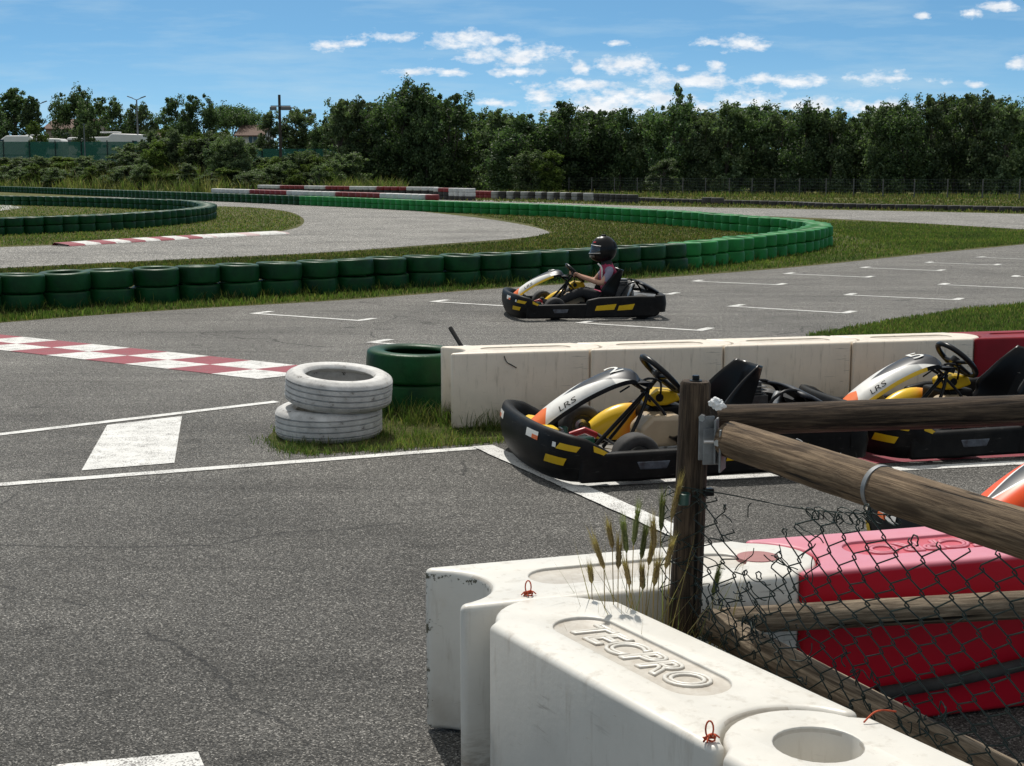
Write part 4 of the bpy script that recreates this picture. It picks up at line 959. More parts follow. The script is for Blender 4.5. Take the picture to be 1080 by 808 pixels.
    mb = MB(); mb.prism([(.055, .30), (.075, .36), (.0, .395), (-.10, .385), (-.13, .33), (-.05, .305)], -.19, -.04, 0, 'XZ'); tc = mb.build('tank_cover', yl, r, True, bevel=.015, seg=3)
    mb = MB(); mb.tube([(0.005, -.04, .352), (0.005, -.036, .352)], .024, 16); mb.build('cover_hole', M['gloss_black'], tc, True)
    mb = MB(); mb.box((-.05, -.19, .25), (.22, .25, .10)); mb.build('battery_box', M['black'], r, True, bevel=.02, seg=3)
    mb = MB(); mb.prism([(.17, .09), (.17, .20), (.10, .27), (-.09, .265), (-.10, .09)], -.10, .11, 0, 'XZ'); mb.build('fuel_tank', M['tank'], r, True, bevel=.025, seg=3)
    mb = MB(); mb.tube([(.62, .05, .12), (.60, .02, .22)], .028, 10); mb.box((.52, .10, .14), (.14, .07, .06), 0, .2); mb.build('pedal_box', M['greencan'], r, True, bevel=.008)
    mb = MB(); mb.tube([(.52, -.12, .14), (.44, -.10, .17), (.36, -.14, .13)], .02, 10); mb.build('red_hose', M['redtube'], r, True)
    mb = MB()
    for s in (1, -1):
        mb.tube([(.66, .13*s, .07), (.64, .13*s, .22)], .008, 8); mb.box((.65, .13*s, .21), (.012, .05, .05))
    mb.build('pedal', M['steel'], r, True)
    # nose panel
    ns = 100; rows = []
    for k in range(ns+1):
        p, d, n = np_section(k, ns); t = k/ns; w, th = np_prof(t)
        e = min(1, k/5)*min(1, (ns-k)/3.8+.25)
        rows.append([p+n*dz*e+Vector((0, y*(.75+.25*e), 0)) for y, dz in ((-w*1.16, -th), (-w*1.13, -th*.62), (-w*.72, -.004), (-w*.45, .004), (0, .009), (w*.45, .004), (w*.72, -.004), (w*1.13, -th*.62), (w*1.16, -th), (w*.9, -th*.85), (0, -th*.55), (-w*.9, -th*.85))])
    body, accent, tipm, under = scheme
    def mf(i, j):
        t = i/ns
        if j in (8, 9, 10, 11): return 3
        if j in (0, 7): return (4 if t < .62 else 3) if body is M['white'] else (0 if t < .5 else 3)
        return 0
    lname = 'nose_livery_'+('white' if body is M['white'] else 'orange')
    lv = bpy.data.materials.get(lname) or livery(lname, body is M['white'])
    mb = MB(); mb.grid(rows, 0, True, mf); mb.f += [tuple(range(12))[::-1], tuple(ns*12+j for j in range(12))]; mb.m += [2, 1]
    npn = mb.build('nose_panel', [lv, accent, tipm, under, M['yelor'] if number != '2' else M['black']], r, True, auto=45)
    # lettering on the near flank and number on top
    def onpanel(txt, size, t0, side, m, shear=.25, name='lettering', flip=False):
        vs, fs = text_mesh(txt, size, 0.0, shear); out = []
        L = sum((Vector((NP[i+1][0], 0, NP[i+1][1]))-Vector((NP[i][0], 0, NP[i][1]))).length for i in range(len(NP)-1))
        for v in vs:
            t = min(.99, max(.01, t0+v.x/L)); p, d, n = np_section(t*ns, ns); w, th = np_prof(t)
            if side == 'top': out.append(p+n*.0125+Vector((0, -v.y, 0)))
            else:
                q = .5+v.y/(Vector((w*.41, th*.62)).length*1.15); y = w*1.13+(w*.72-w*1.13)*q; out.append(p+n*(-th*.62+(th*.62-.004)*q+.004)+Vector((0, y+.003, 0)))
        mb = MB(); mb.add(out, fs); mb.build(name, m, npn, False, recalc=False)
    if body is M['white']:
        onpanel('LRS', .058, .30, 'side', M['black']); 
        if number != '2': onpanel('LRS', .045, .83, 'side', M['black'])
        onpanel(number, .19, .64, 'top', M['white'], 0, 'race_number')
    else:
        onpanel('SR', .055, .2, 'side', M['black'], .3)
    # steering
    mb = MB(); c = Vector((.015, 0, .497)); ax = Vector((-.70, 0, .714)); e1 = Vector((.714, 0, .70)); e2 = Vector((0, 1, 0))
    mb.tube([c+(e1*math.cos(a)+e2*math.sin(a)*1.0)*.143 for a in np.linspace(0, 2*pi, 36, endpoint=False)], .0165, 10, closed=True)
    for a in (pi/2, -pi/2, pi): mb.tube([c-ax*.02, c-ax*.01+(e1*math.cos(a)+e2*math.sin(a))*.07, c+(e1*math.cos(a)+e2*math.sin(a))*.14], [.018, .013, .010], 8)
    mb.tube([c-ax*.035, c+ax*.005], .035, 12); mb.build('steering_wheel', M['gloss_black'], r, True, auto=50)
    mb = MB(); mb.tube([c-ax*.02, (.10, 0, .40), (.20, 0, .30), (.40, 0, .10)], .013, 8)
    for s in (1, -1):
        mb.tube(smooth_path([(.10, .03*s, .41), (.13, .05*s, .33), (.21, .10*s, .20), (.31, .15*s, .055)], 4), .011, 8)
        mb.tube(smooth_path([(.12, .03*s, .40), (.03, .06*s, .30), (-.03, .09*s, .19), (-.07, .12*s, .06)], 4), .009, 8)
        mb.tube([(.12, .03*s, .41), (.19, .06*s, .455)], .009, 8)
    mb.tube(smooth_path([(.17, .02, .44), (.11, .05, .48), (.04, .06, .46), (.03, .04, .38)], 5), .007, 6); mb.tube([(.22, .05, .44), (.28, .06, .41)], .005, 6)
    mb.build('steering_column', M['gloss_black'], r, True, auto=50)
    # seat
    prof = [((.00, .15), .03), ((-.08, .105), .07), ((-.20, .085), .13), ((-.34, .10), .18), ((-.45, .19), .22), ((-.50, .31), .19), ((-.54, .43), .13), ((-.57, .535), .05)]
    rows_o, rows_i = [], []
    for i, ((x, z), sd) in enumerate(prof):
        a, b = prof[max(0, i-1)][0], prof[min(len(prof)-1, i+1)][0]; d = Vector((b[0]-a[0], 0, b[1]-a[1])).normalized(); n = Vector((-d.z, 0, d.x)); n = n if (n.z+n.x) > 0 else -n
        hw = .19 if i < 5 else .19-.02*(i-4)
        p = Vector((x, 0, z)); ro = []
        for y, q in ((-hw-.03, sd), (-hw-.02, sd*.85), (-hw, sd*.4), (-hw*.8, sd*.08), (-hw*.4, 0), (0, 0), (hw*.4, 0), (hw*.8, sd*.08), (hw, sd*.4), (hw+.02, sd*.85), (hw+.03, sd)): ro.append(p+n*q+Vector((0, y, 0)))
        rows_o.append(ro)
    sm = []
    for j in range(11): sm.append(smooth_path([rw[j] for rw in rows_o], 4))
    rows = [[sm[j][i] for j in range(11)] for i in range(len(sm[0]))]
    mb = MB(); mb.grid(rows); o = mb.build('seat', M['gloss_black'], r, True, recalc=False)
    so = o.modifiers.new('s', 'SOLIDIFY'); so.thickness = .012; so.offset = 0
    # engine, cover, exhaust
    mb = MB(); mb.box((-.60, -.20, .22), (.20, .22, .22)); mb.box((-.60, -.20, .36), (.14, .16, .10))
    for k in range(5): mb.box((-.60, -.20, .30+.02*k), (.19, .20, .006))
    mb.build('engine', mat('engine_alloy', (.16, .16, .16), (.09, .09, .09), 20, .45, metal=.6) if 'engine_alloy' not in bpy.data.materials else bpy.data.materials['engine_alloy'], r, True, bevel=.006)
    mb = MB(); mb.tube(smooth_path([(-.62, .08, .18), (-.66, .08, .30), (-.70, .05, .36)], 4), .03, 12); mb.tube([(-.66, .22, .24), (-.93, .22, .22)], [.065, .065], 16); mb.build('exhaust', M['steel'], r, True, auto=40)
    # curved cover over the back axle
    rows = []
    for x, z in ((-.74, .415), (-.80, .40), (-.90, .35), (-1.0, .29)):
        rows.append([Vector((x, y, z-abs(y)**2*.35)) for y in np.linspace(-.28, .28, 9)])
    mb = MB(); mb.grid(rows); o = mb.build('engine_cover', M['navy'], r, True, recalc=False); so = o.modifiers.new('s', 'SOLIDIFY'); so.thickness = .014
    for s in (1, -1): mb = MB(); mb.tube(smooth_path([(-.45, .16*s, .10), (-.60, .2*s, .36), (-.76, .2*s, .39), (-.90, .2*s, .2)], 5), .010, 8); mb.build('seat_stay', M['gloss_black'], r, True)
    return r
WSCH = (M['white'], M['navy'], M['orange'], M['black'])
ang1 = pi+math.radians(14.5)
def place(local, world, ang):
    c, s = math.cos(ang), math.sin(ang); return Vector((world.x-(c*local[0]-s*local[1]), world.y-(s*local[0]+c*local[1]), 0))
w1 = G(688, 503.5, .045); k1 = place((.3, .66), w1, ang1)
kart1 = make_kart(k1, ang1, 'parked black kart with number 2 nose behind the fence post', 'black and yellow rental karts', WSCH, '2')
dk = G(1022, 465, .11)-G(687, 488, .11)
kart2 = make_kart(k1+Vector((dk.x, dk.y, 0)), ang1+.01, 'second parked black kart with number 5 nose behind the upper rail', 'black and yellow rental karts', WSCH, '5')
a3 = pi+math.radians(20); w3_ = G(1012, 576, .22); k3 = place((.83, .09), w3_, a3)
kart3 = make_kart(k3, a3, 'orange nosed kart cut off by the right edge of the photo', None, (M['orange_red'], M['navy'], M['orange_red'], M['gloss_black']), '7')
a4 = pi+math.radians(7); k4 = Vector((.815, 16.35, 0)); SC4 = .94; k4 = place((NOSE*SC4, 0), Vector((D(533, 325, 16.2).x, 16.25, 0)), a4)
kart4 = make_kart(k4, a4, 'black kart being driven along the straight by a helmeted child', 'black and yellow rental karts', WSCH, '3', steer=.12); kart4.scale = (SC4, .97, .98)
# ------------------------------------------------------------------ driver
def person():
    V = []; E = []; R = []
    def v(p, r): V.append(Vector(p)); R.append(r); return len(V)-1
    def e(a, b): E.append((a, b)); return b
    pel = v((-.33, 0, .19), (.115, .13)); sp1 = e(pel, v((-.355, 0, .32), (.10, .125))); ch = e(sp1, v((-.35, 0, .45), (.10, .135))); up = e(ch, v((-.335, 0, .53), (.075, .10))); nk = e(up, v((-.325, 0, .60), .05)); hd = e(nk, v((-.295, 0, .70), .085)); e(hd, v((-.285, 0, .79), .075))
    for s in (1, -1):
        sh = e(up, v((-.33, .135*s, .525), .052)); sh2 = e(sh, v((-.32, .175*s, .49), .046)); el = e(sh2, v((-.23, .215*s, .385), .036)); el2 = e(el, v((-.20, .21*s, .385), .034)); wr = e(el2, v((-.01, .16*s, .450), .024)); hnd = e(wr, v((.035, .145*s, .472), .027)); pm = e(hnd, v((.052, .14*s, .487), .022))
        for k, (dy, L) in enumerate(((.020, .030), (.007, .034), (-.007, .032), (-.019, .026))):
            a = v((.060, .14*s+dy*s, .498-k*.009), .0085); e(pm, a); b = e(a, v((.082, .135*s+dy*s*.9, .493-k*.011), .008)); c = e(b, v((.080, .128*s+dy*s*.7, .470-k*.008), .0075))
        th = e(hnd, v((.032, .12*s, .480), .009)); e(th, v((.048, .108*s, .490), .008))
        hp = e(pel, v((-.29, .09*s, .19), .085)); kn = e(hp, v((.00, .17*s, .285), .062)); kn2 = e(kn, v((.03, .17*s, .275), .058)); an = e(kn2, v((.33, .14*s, .135), .040)); e(an, v((.37, .135*s, .12), .038)); t = e(len(V)-1, v((.43, .135*s, .20), .033))
    me = bpy.data.meshes.new('person'); me.from_pydata(V, E, []); o = link('person', me)
    sk = o.modifiers.new('skin', 'SKIN')
    for i, d in enumerate(me.skin_vertices[0].data): d.radius = R[i] if isinstance(R[i], tuple) else (R[i], R[i]); d.use_root = (i == 0)
    sk.branch_smoothing = .3; su = o.modifiers.new('sub', 'SUBSURF'); su.levels = 2; su.render_levels = 2
    bake(o); me = o.data; me.materials.clear()
    for m in ('pink', 'lavender', 'skin', 'black_cloth', 'rubber'): me.materials.append(M[m])
    for p in me.polygons:
        c = p.center; p.use_smooth = True; ay = abs(c.y)
        if c.x > .36 and c.z < .26: p.material_index = 4
        elif c.z < .27 or (c.x > -.20 and c.z < .36 and c.x < .38 and not (ay > .19 and c.x < -.1)): p.material_index = 3
        elif c.z > .585: p.material_index = 3
        elif ay > .125 and c.x < -.255 and c.z > .40: p.material_index = 1
        elif (c.x > -.255 and ay > .09 and c.z > .355): p.material_index = 2
        elif c.x > -.16 and c.z < .36: p.material_index = 3
        else: p.material_index = 0
    return o
drv = person(); drv.location = k4-Vector((math.cos(a4), math.sin(a4), 0))*.035; drv.rotation_euler = (0, 0, a4)
tag(drv, 'child driver in black helmet and pink top gripping the steering wheel', 'person')
# helmet with visor, trim and spoiler
def helm_pt(th, ph, k=1.0):
    x, y, z = math.cos(ph)*math.cos(th), math.cos(ph)*math.sin(th), math.sin(ph)
    fx = .150 if x > 0 else .152
    chin = max(0, x)*max(0, -z)*.075
    return Vector((-.285+k*(x*fx+chin), k*y*.125, .755+k*(z*(.158 if z > 0 else .150))))
rows = [[helm_pt(2*pi*j/36, -1.15+(pi/2+1.15)*i/20) for j in range(36)] for i in range(21)]
mb = MB(); mb.grid(rows, 0, True); hl = mb.build('helmet', M['gloss_black'], drv, True)
mb = MB(); mb.grid([[helm_pt(-1.15+2.3*j/18, -.28+.62*i/8*(1-.25*abs(j-9)/9), 1.012) for j in range(19)] for i in range(9)]); mb.build('visor', mat('smoked_visor', (.035, .03, .028), (.05, .042, .038), 4, .06, spec=.7), hl, True)
mb = MB(); mb.grid([[helm_pt(-.75+1.5*j/10, -.62+.2*i/3, 1.02) for j in range(11)] for i in range(4)]); mb.build('chin_vent', M['steel'], hl, True)
mb = MB(); mb.tube([helm_pt(-1.2+2.4*j/20, .36-.10*abs(j-10)/10, 1.015) for j in range(21)], .006, 6); mb.tube([helm_pt(-1.2+2.4*j/20, -.31+.05*abs(j-10)/10, 1.015) for j in range(21)], .006, 6); mb.build('visor_trim', M['steel'], hl, True)
mb = MB(); mb.grid([[helm_pt(pi-.7+1.4*j/8, .1+.5*i/4, 1.02+.06*(1-i/4)*(1-abs(j-4)/4)) for j in range(9)] for i in range(5)]); mb.build('spoiler', M['black'], hl, True)
for th0 in (.25, -.65):
    mb = MB(); mb.grid([[helm_pt(th0+.4*j/5, .52+.10*i/2, 1.014) for j in range(6)] for i in range(3)]); mb.build('helmet_mark', M['redtube'], hl, True)
mb = MB(); mb.grid([[helm_pt(.2+.55*j/5, .95+.13*i/2, 1.014) for j in range(6)] for i in range(3)]); mb.build('helmet_mark', M['white'], hl, True)  # white patch is a glint on the shell, painted on as colour
mb = MB(); mb.box((-.285, 0, .915), (.05, .05, .018)); mb.build('top_vent', M['black'], hl, True, bevel=.007)
mb = MB(); mb.tube(smooth_path([(-.20, .10, .60), (-.24, .12, .55), (-.25, .10, .45), (-.26, .06, .34)], 4), .010, 8); mb.build('harness_strap', M['white'], drv, True)
# ------------------------------------------------------------------ trees and shrubs
def leaves(centres, rad, per, size, flat=1.0, up=0):
    C = np.asarray(centres); n = len(C)*per
    c = np.repeat(C, per, 0); rr = np.repeat(np.asarray(rad), per)
    d = RNG.normal(size=(n, 3)); d /= np.linalg.norm(d, axis=1)[:, None]; q = RNG.random(n)**.45
    pos = c+d*(rr*q)[:, None]*np.array([1, 1, flat])
    nrm = d+RNG.normal(size=(n, 3))*.9+np.array([0, 0, up]); nrm /= np.linalg.norm(nrm, axis=1)[:, None]
    a = np.cross(nrm, RNG.normal(size=(n, 3))); a /= np.linalg.norm(a, axis=1)[:, None]; b = np.cross(nrm, a)
    s = (RNG.uniform(.6, 1.25, n)*size)[:, None]
    v = np.stack([pos-a*s*.5, pos+b*s*.30, pos+a*s*.5, pos-b*s*.30], 1); return v.reshape(-1, 3), n
def leaf_mesh(name, v, n, m):
    me = bpy.data.meshes.new(name); me.vertices.add(n*4); me.vertices.foreach_set('co', v.ravel()); me.loops.add(n*4); me.loops.foreach_set('vertex_index', np.arange(n*4, dtype=np.int32))
    me.polygons.add(n); me.polygons.foreach_set('loop_start', np.arange(n, dtype=np.int32)*4); me.materials.append(m); me.update(calc_edges=True); return me
def tree_proto(seed, h, w, m, form='round', dens=1.0, low=.015):
    random.seed(seed); cs = []; rs = []
    lobes = []
    for k in range(random.randint(9, 12)):
        a = random.uniform(0, 2*pi); z = random.uniform(.35, .92)*h; env = w*.5*(1-abs(z/h-.5)**1.6*1.5) if form != 'tall' else w*.5*(1-.6*z/h)
        q = random.uniform(.3, .85); lobes.append((Vector((math.cos(a)*env*q, math.sin(a)*env*q, z)), random.uniform(.15, .24)*w))
    lobes.append((Vector((0, 0, h*.86)), w*.18))
    if form == 'tall': lobes = [(Vector((random.uniform(-.2, .2)*w, random.uniform(-.2, .2)*w, h*t)), w*random.uniform(.18, .30)) for t in (.3, .4, .5, .6, .68, .76, .84, .9, .95)]
    if form == 'umbrella': lobes = [(Vector((math.cos(a)*w*.36*q, math.sin(a)*w*.36*q, h*(.80+.10*(1-q)))), w*.15) for a, q in [(i*2.4, math.sqrt(i/14)) for i in range(15)]]
    for c, r in lobes:
        for j in range(int(11*dens)):
            d = Vector((random.gauss(0, 1), random.gauss(0, 1), random.gauss(0, 1)*(.5 if form == 'umbrella' else .9))).normalized()
            p = c+d*r*random.uniform(.35, 1.12)
            if p.z < h*.1: p.z = h*.1+random.random()*.3
            cs.append(p); rs.append(random.uniform(.06, .125)*w)
    if form == 'round':
        for j in range(int(84*dens)):            # lower skirt of foliage
            a = random.uniform(0, 2*pi); q = random.uniform(.2, 1); cs.append(Vector((math.cos(a)*w*.45*q, math.sin(a)*w*.45*q, random.uniform(low, .5)*h))); rs.append(random.uniform(.08, .13)*w)
    for j in range(10 if form != 'umbrella' else 3):                            # twigs breaking the outline
        c, r = random.choice(lobes); p = c+Vector((random.gauss(0, .5), random.gauss(0, .5), 1)).normalized()*r*random.uniform(.95, 1.22); cs.append(p); rs.append(.038*w)
    v, n = leaves([tuple(c) for c in cs], rs, 62, .235 if form != 'umbrella' else .2)
    crown = leaf_mesh('crown', v, n, m)
    tb = MB(); top = h*(.75); tr = .02*h
    tb.tube(smooth_path([(0, 0, -.1), (random.uniform(-.1, .1), random.uniform(-.1, .1), h*.25), (random.uniform(-.2, .2), random.uniform(-.2, .2), h*.5), (0, 0, top)], 4), [tr*(1-.8*i/12) for i in range(13)], 7)
    for c, r in lobes:
        z0 = random.uniform(.2, .55)*h; tb.tube(smooth_path([(0, 0, z0), tuple((Vector((0, 0, z0))+c)*.5+Vector((0, 0, -.15))), tuple(c)], 3), [tr*.45*(1-.8*i/6) for i in range(7)], 5)
    return crown, tb.mesh('trunk', M['bark'])
PR = [tree_proto(101+i, 7, w, m) for i, (w, m) in enumerate(((5.0, M['leaf']), (4.4, M['leaf_olive']), (5.4, M['leaf']), (4.0, M['leaf_olive']), (4.8, M['leaf']), (4.2, M['leaf_bright'])))]
PT = tree_proto(202, 7, 2.6, M['leaf_olive'], 'tall', .45)
PU = tree_proto(203, 6, 6.5, M['leaf'], 'umbrella', 1.6)
PC = tree_proto(204, 7, 3.2, M['leaf'], 'tall', 1.6)
random.seed(99)
def tree(proto, px, ytop, d, wpx, label, group=None, base=0, name='tree', h0=7.0, w0=4.7):
    top = D(px, ytop, d).z; x = D(px, ytop, d).x; h = top-base
    r = empty(name, (x, d, base), random.uniform(0, 6.28), label, 'tree', group); k = h/h0; wk = (wpx/F_PX*d)/w0
    r.scale = (wk, wk, k)
    link('crown', proto[0], r); link('trunk', proto[1], r); return r
# the wooded line behind the right half
sky = [(345, 128), (352, 113), (372, 102), (400, 106), (427, 92), (452, 97), (470, 99), (490, 112), (525, 115), (548, 122), (572, 125), (602, 107), (628, 116), (655, 117), (682, 119), (706, 113), (742, 110), (772, 109), (803, 107), (832, 112), (862, 116), (888, 116), (908, 120), (935, 110), (960, 112), (984, 101), (1010, 95), (1036, 96), (1060, 104), (1088, 108), (1120, 104), (330, 150)]
def sky_y(x):
    s = sorted(sky); 
    for (a, ya), (b, yb) in zip(s, s[1:]):
        if a <= x <= b: return ya+(yb-ya)*(x-a)/(b-a)
    return 110
fx = [358, 376, 399, 427, 450, 474, 523, 545, 574, 600, 629, 655, 684, 712, 741, 768, 797, 826, 852, 878, 904, 931, 957, 983, 1010, 1036, 1063, 1090]
kinds = ['dark dense', 'olive leafy', 'dark broad', 'greyish olive', 'dark rounded', 'lighter green']
for i, x in enumerate(fx):
    k = (i*5+int(x)) % 5; 
    if x in (684, 741, 878): k = 1
    d = 118-(x-352)/728*20+random.uniform(-2, 2)
    tree(PR[k], x, sky_y(x)+random.uniform(-4, 9), d, random.uniform(50, 68), '%s tree, %s from the left in the wooded line' % (kinds[k], ordw(i+1)), 'trees of the wooded line')
bx = [365, 388, 412, 440, 463, 486, 512, 535, 560, 588, 615, 642, 670, 698, 726, 755, 783, 812, 839, 866, 891, 918, 945, 970, 997, 1023, 1050, 1077]
for i, x in enumerate(bx):
    d = 132-(x-352)/728*20+random.uniform(-2, 3)
    tree(PR[(i*3+1) % 5], x, sky_y(x)+random.uniform(2, 9), d, random.uniform(58, 76), 'dark tree in the second rank, %s from the left behind the wooded line' % ordw(i+1), 'second rank trees behind the wooded line')
tree(PT, 722, 93, 112, 34, 'thin tall sparse tree poking above the wooded line', None, name='poplar_tree', w0=2.6)
tree(PT, 430, 91, 117, 24, 'slender sparse treetop rising at the left of the wooded line', None, name='poplar_tree', w0=2.6)
tree(PR[5], 535, 150, 128, 60, 'sunlit light green tree in the gap of the wooded line')
# lower shrubs at the foot of the woods
for i, x in enumerate([356, 560, 578, 700]):
    d = 112-(x-352)/728*20; k = 5 if x == 578 else (i % 5)
    tree(PR[k], x, random.uniform(165, 178) if x not in (578, 560) else 158, d, random.uniform(38, 60), 'low %s shrub, %s from the left at the foot of the woods' % ('light green' if k == 5 else 'dark', ordw(i+1)), 'shrubs at the foot of the woods', name='shrub')
# left background trees
BZ = 1.7
for (px, y, d, w, pr, w0, lab) in [(14, 98, 150, 44, PC, 3.2, 'dark bushy tree at the left edge of the photo'), (30, 106, 148, 30, PC, 3.2, 'narrow dark tree right of the left edge tree'), (-8, 108, 146, 40, PR[0], 4.7, 'dark tree half cut by the left edge'),
        (80, 96, 165, 46, PR[2], 4.7, 'tall rounded tree behind the white motorhome'), (102, 104, 163, 46, PR[4], 4.7, 'dark rounded tree second in the group behind the motorhome'), (126, 107, 161, 42, PR[0], 4.7, 'dark tree right of the group behind the motorhome'), (150, 108, 160, 40, PR[1], 4.7, 'olive tree behind the right lamp post'),
        (38, 127, 138, 26, PR[5], 4.7, 'small light green tree before the white camper van'), (90, 128, 139, 30, PR[1], 4.7, 'small olive tree before the motorhome'),
        (185, 103, 140, 44, PR[0], 4.7, 'tall dark tree left of the white house'), (207, 102, 139, 44, PR[4], 4.7, 'tall rounded tree beside the white house'), (178, 132, 126, 34, PR[5], 4.7, 'sunlit bushy tree below the tall dark tree'),
        (283, 118, 134, 36, PR[3], 4.7, 'greyish tree left of the utility pole'), (312, 113, 136, 52, PR[1], 4.7, 'broad tree behind the utility pole'), (340, 138, 140, 36, PR[0], 4.7, 'dark tree right of the utility pole'), (240, 136, 128, 34, PR[5], 4.7, 'light green bushy tree in front of the white house'), (345, 128, 132, 34, PR[4], 4.7, 'dark tree at the left end of the wooded line')]:
    tree(pr, px, y, d, w, lab, 'trees behind the left bank', BZ, w0=w0)
tree(PU, 245, 117, 175, 66, 'umbrella pine with a flat crown above the white house', None, BZ, name='pine_tree', h0=5.7, w0=6.5)
# scrub on the bank
names = ['dark', 'olive', 'dark broad', 'greyish olive', 'dark', 'light green']
def bank_z(x, y): 
    fade = max(0, min(1, (-14-x)/10)); return 1.7*fade*float(np.interp(y-yb(x), [0, 4, 9], [0, .7, 1]))
bl = []
for i in range(58): bl.append((-10+i*6.6+random.uniform(-4, 4), 0))
for i in range(30): bl.append((-12+i*12.4+random.uniform(-4, 4), 1))
bl.sort()
for i, (x, front) in enumerate(bl):
    if front:
        yt = random.uniform(172, 186); dd = random.uniform(.5, 2.5); wp = random.uniform(24, 44)
    else:
        yt = 166 if x < 130 else (152 if x < 155 else (138 if x < 260 else 158)); yt += random.uniform(-2, 9 if x < 130 else 15); dd = random.uniform(3, 8); wp = random.uniform(30, 52)
    d = 110.0
    for _ in range(4): d = yb((x-540)/F_PX*d)+dd
    k = random.choice((1, 3, 5, 5, 1)) if front else random.choice((1, 1, 5, 3, 1, 5, 3))
    tree(PR[k], x, yt, d, wp, '%s bush, %s from the left on the overgrown bank' % (names[k], ordw(i+1)), 'bushes on the left bank', bank_z((x-540)/F_PX*d, d)-.1, name='bush')
n = 60000; x = RNG.uniform(-56, -8, n); y = np.array([yb(q) for q in x])+RNG.uniform(-1.6, 6, n)
keep = np.array([noise.noise(Vector((a*.45, b*.45, 3)))+.6*noise.noise(Vector((a*1.7, b*1.7, 1))) for a, b in zip(x, y)])+.25 > RNG.random(n)*.8
x, y = x[keep], y[keep]; P = np.stack([x, y, np.array([bank_z(a, b)-.05 for a, b in zip(x, y)])], 1)
blades('bank_reeds', P, .4, 1.6, .05, [M['grass'], M['reed']], 'tall dry reeds and scrub covering the bank', .6, .7, 'reeds')
n = 7000; x = RNG.uniform(-16, 36, n); y = 103-(x+14)*.36+RNG.uniform(-3, 3, n); P = np.stack([x, y, np.zeros(n)], 1)
blades('fence_weeds', P, .12, .5, .05, [M['grass'], M['grass_dry']], 'tall weeds along the foot of the far wire fence', .5, .5, 'weeds')
# ------------------------------------------------------------------ far fences
wf = empty('wire_fence', (0, 0, 0), 0, 'low wire fence on grey posts before the woods', 'fence')
pp = [(600, 203.5), (624, 204), (648, 204.4), (672, 204.8), (697, 205.3), (720, 205.6), (744, 206), (769, 206.4), (793, 206.8), (817, 207.2), (843, 207.5), (871, 207.9), (900, 208.4), (931, 208.8), (964, 209.2), (999, 209.6), (1036, 210), (1075, 210.6), (1116, 211.2)]
GP = [G(*p) for p in pp]; fh = 1.15
for p in GP:
    mb = MB(); mb.box((p.x, p.y, fh/2), (.065, .065, fh)); mb.build('post', M['post_grey'], wf, False, bevel=.01)
mb = MB()
for a, b in zip(GP, GP[1:]):
    for z in (.15, .35, .55, .75, .95, 1.12): mb.tube([a+Vector((0, -.05, z)), b+Vector((0, -.05, z))], .007, 4)
    for k in range(1, 12): q = a+(b-a)*(k/12); mb.tube([q+Vector((0, -.05, .05)), q+Vector((0, -.05, 1.12))], .004, 3)
mb.build('wire_mesh', M['wire_grey'], wf, True, recalc=False)
gf_ = empty('screened_fence', (0, 0, 0), 0, 'green windbreak fence in front of the campers', 'fence')
A, B = D(-30, 156, 132), D(182, 157, 132); zt = D(100, 149.5, 132).z
mb = MB(); mb.box(((A.x+B.x)/2, 132, (zt+1.0)/2), (B.x-A.x, .02, zt-1.0)); mb.build('windbreak_screen', M['screen'], gf_, False)
for px in np.arange(-24, 182, 27.4):
    x = D(px, 150, 132).x; mb = MB(); mb.tube([(x, 131.95, .8), (x, 131.95, zt+.12)], .05, 6); mb.build('post', M['wire'], gf_, True)
gf2 = empty('screened_fence', (0, 0, 0), 0, 'green windbreak fence right of the white house', 'fence')
A, B = D(255, 160, 124), D(360, 160, 124); zt = D(300, 157, 124).z
mb = MB(); mb.box(((A.x+B.x)/2, 124, (zt+1.0)/2), (B.x-A.x, .02, zt-1.0)); mb.build('windbreak_screen', M['screen'], gf2, False)
for px in np.arange(258, 360, 18.5):
    x = D(px, 160, 124).x; mb = MB(); mb.tube([(x, 123.95, .8), (x, 123.95, zt+.1)], .05, 6); mb.build('post', M['wire'], gf2, True)
# ------------------------------------------------------------------ houses, campers, poles
def house(px0, px1, yeave, yridge, d, label, wallm, win=(), depth=8, ridge=True):
    a, b = D(px0, yeave, d), D(px1, yeave, d); ze, zr = a.z, D(px0, yridge, d+depth/2).z; L = b.x-a.x
    r = empty('house', (a.x, d, BZ), 0, label, 'house'); he, hr = ze-BZ, zr-BZ
    mb = MB(); mb.prism([(0, 0), (depth, 0), (depth, he), (depth/2, hr-.12), (0, he)], 0, L, 0, 'YZ'); w = mb.build('wall', wallm, r, False)
    mb = MB(); mb.prism([(-.35, he-.12), (depth/2, hr), (depth+.35, he-.12), (depth+.35, he+.02), (depth/2, hr+.16), (-.35, he+.02)], -.3, L+.3, 0, 'YZ'); mb.build('roof', M['rooftile'], r, False)
    for fx_, z0, ww, hh in win:
        x = L*fx_; mb = MB(); mb.box((x, -.03, z0), (ww, .08, hh)); f = mb.build('window', M['render'] if wallm is not M['render'] else M['camper'], r, False)
        mb = MB()
        for s in (-1, 1): mb.box((x+s*ww*.24, -.08, z0), (ww*.42, .03, hh*.88))
        mb.build('pane', M['glass'], f, False)
    return r
house(250, 277, 143, 133, 170, 'white house with tiled roof and a paired window left of the pole', M['render'], [(.62, 3.6, 1.1, 1.1)])
house(48, 74, 136, 127, 175, 'grey house with brown tiled roof behind the camper van', M['render_beige'], [(.8, 4.0, 1, 1)])
house(66, 98, 139, 126.5, 185, 'long brown roofed house behind the small olive tree', M['render_beige'])
house(146, 172, 146, 137.5, 172, 'beige house with low brown roof right of the lamp post', M['render_beige'])
house(318, 334, 154, 147, 168, 'small pale house right of the utility pole', M['render'])
house(333, 352, 152, 146, 176, 'tan house beside the small pale house', M['render_beige'])
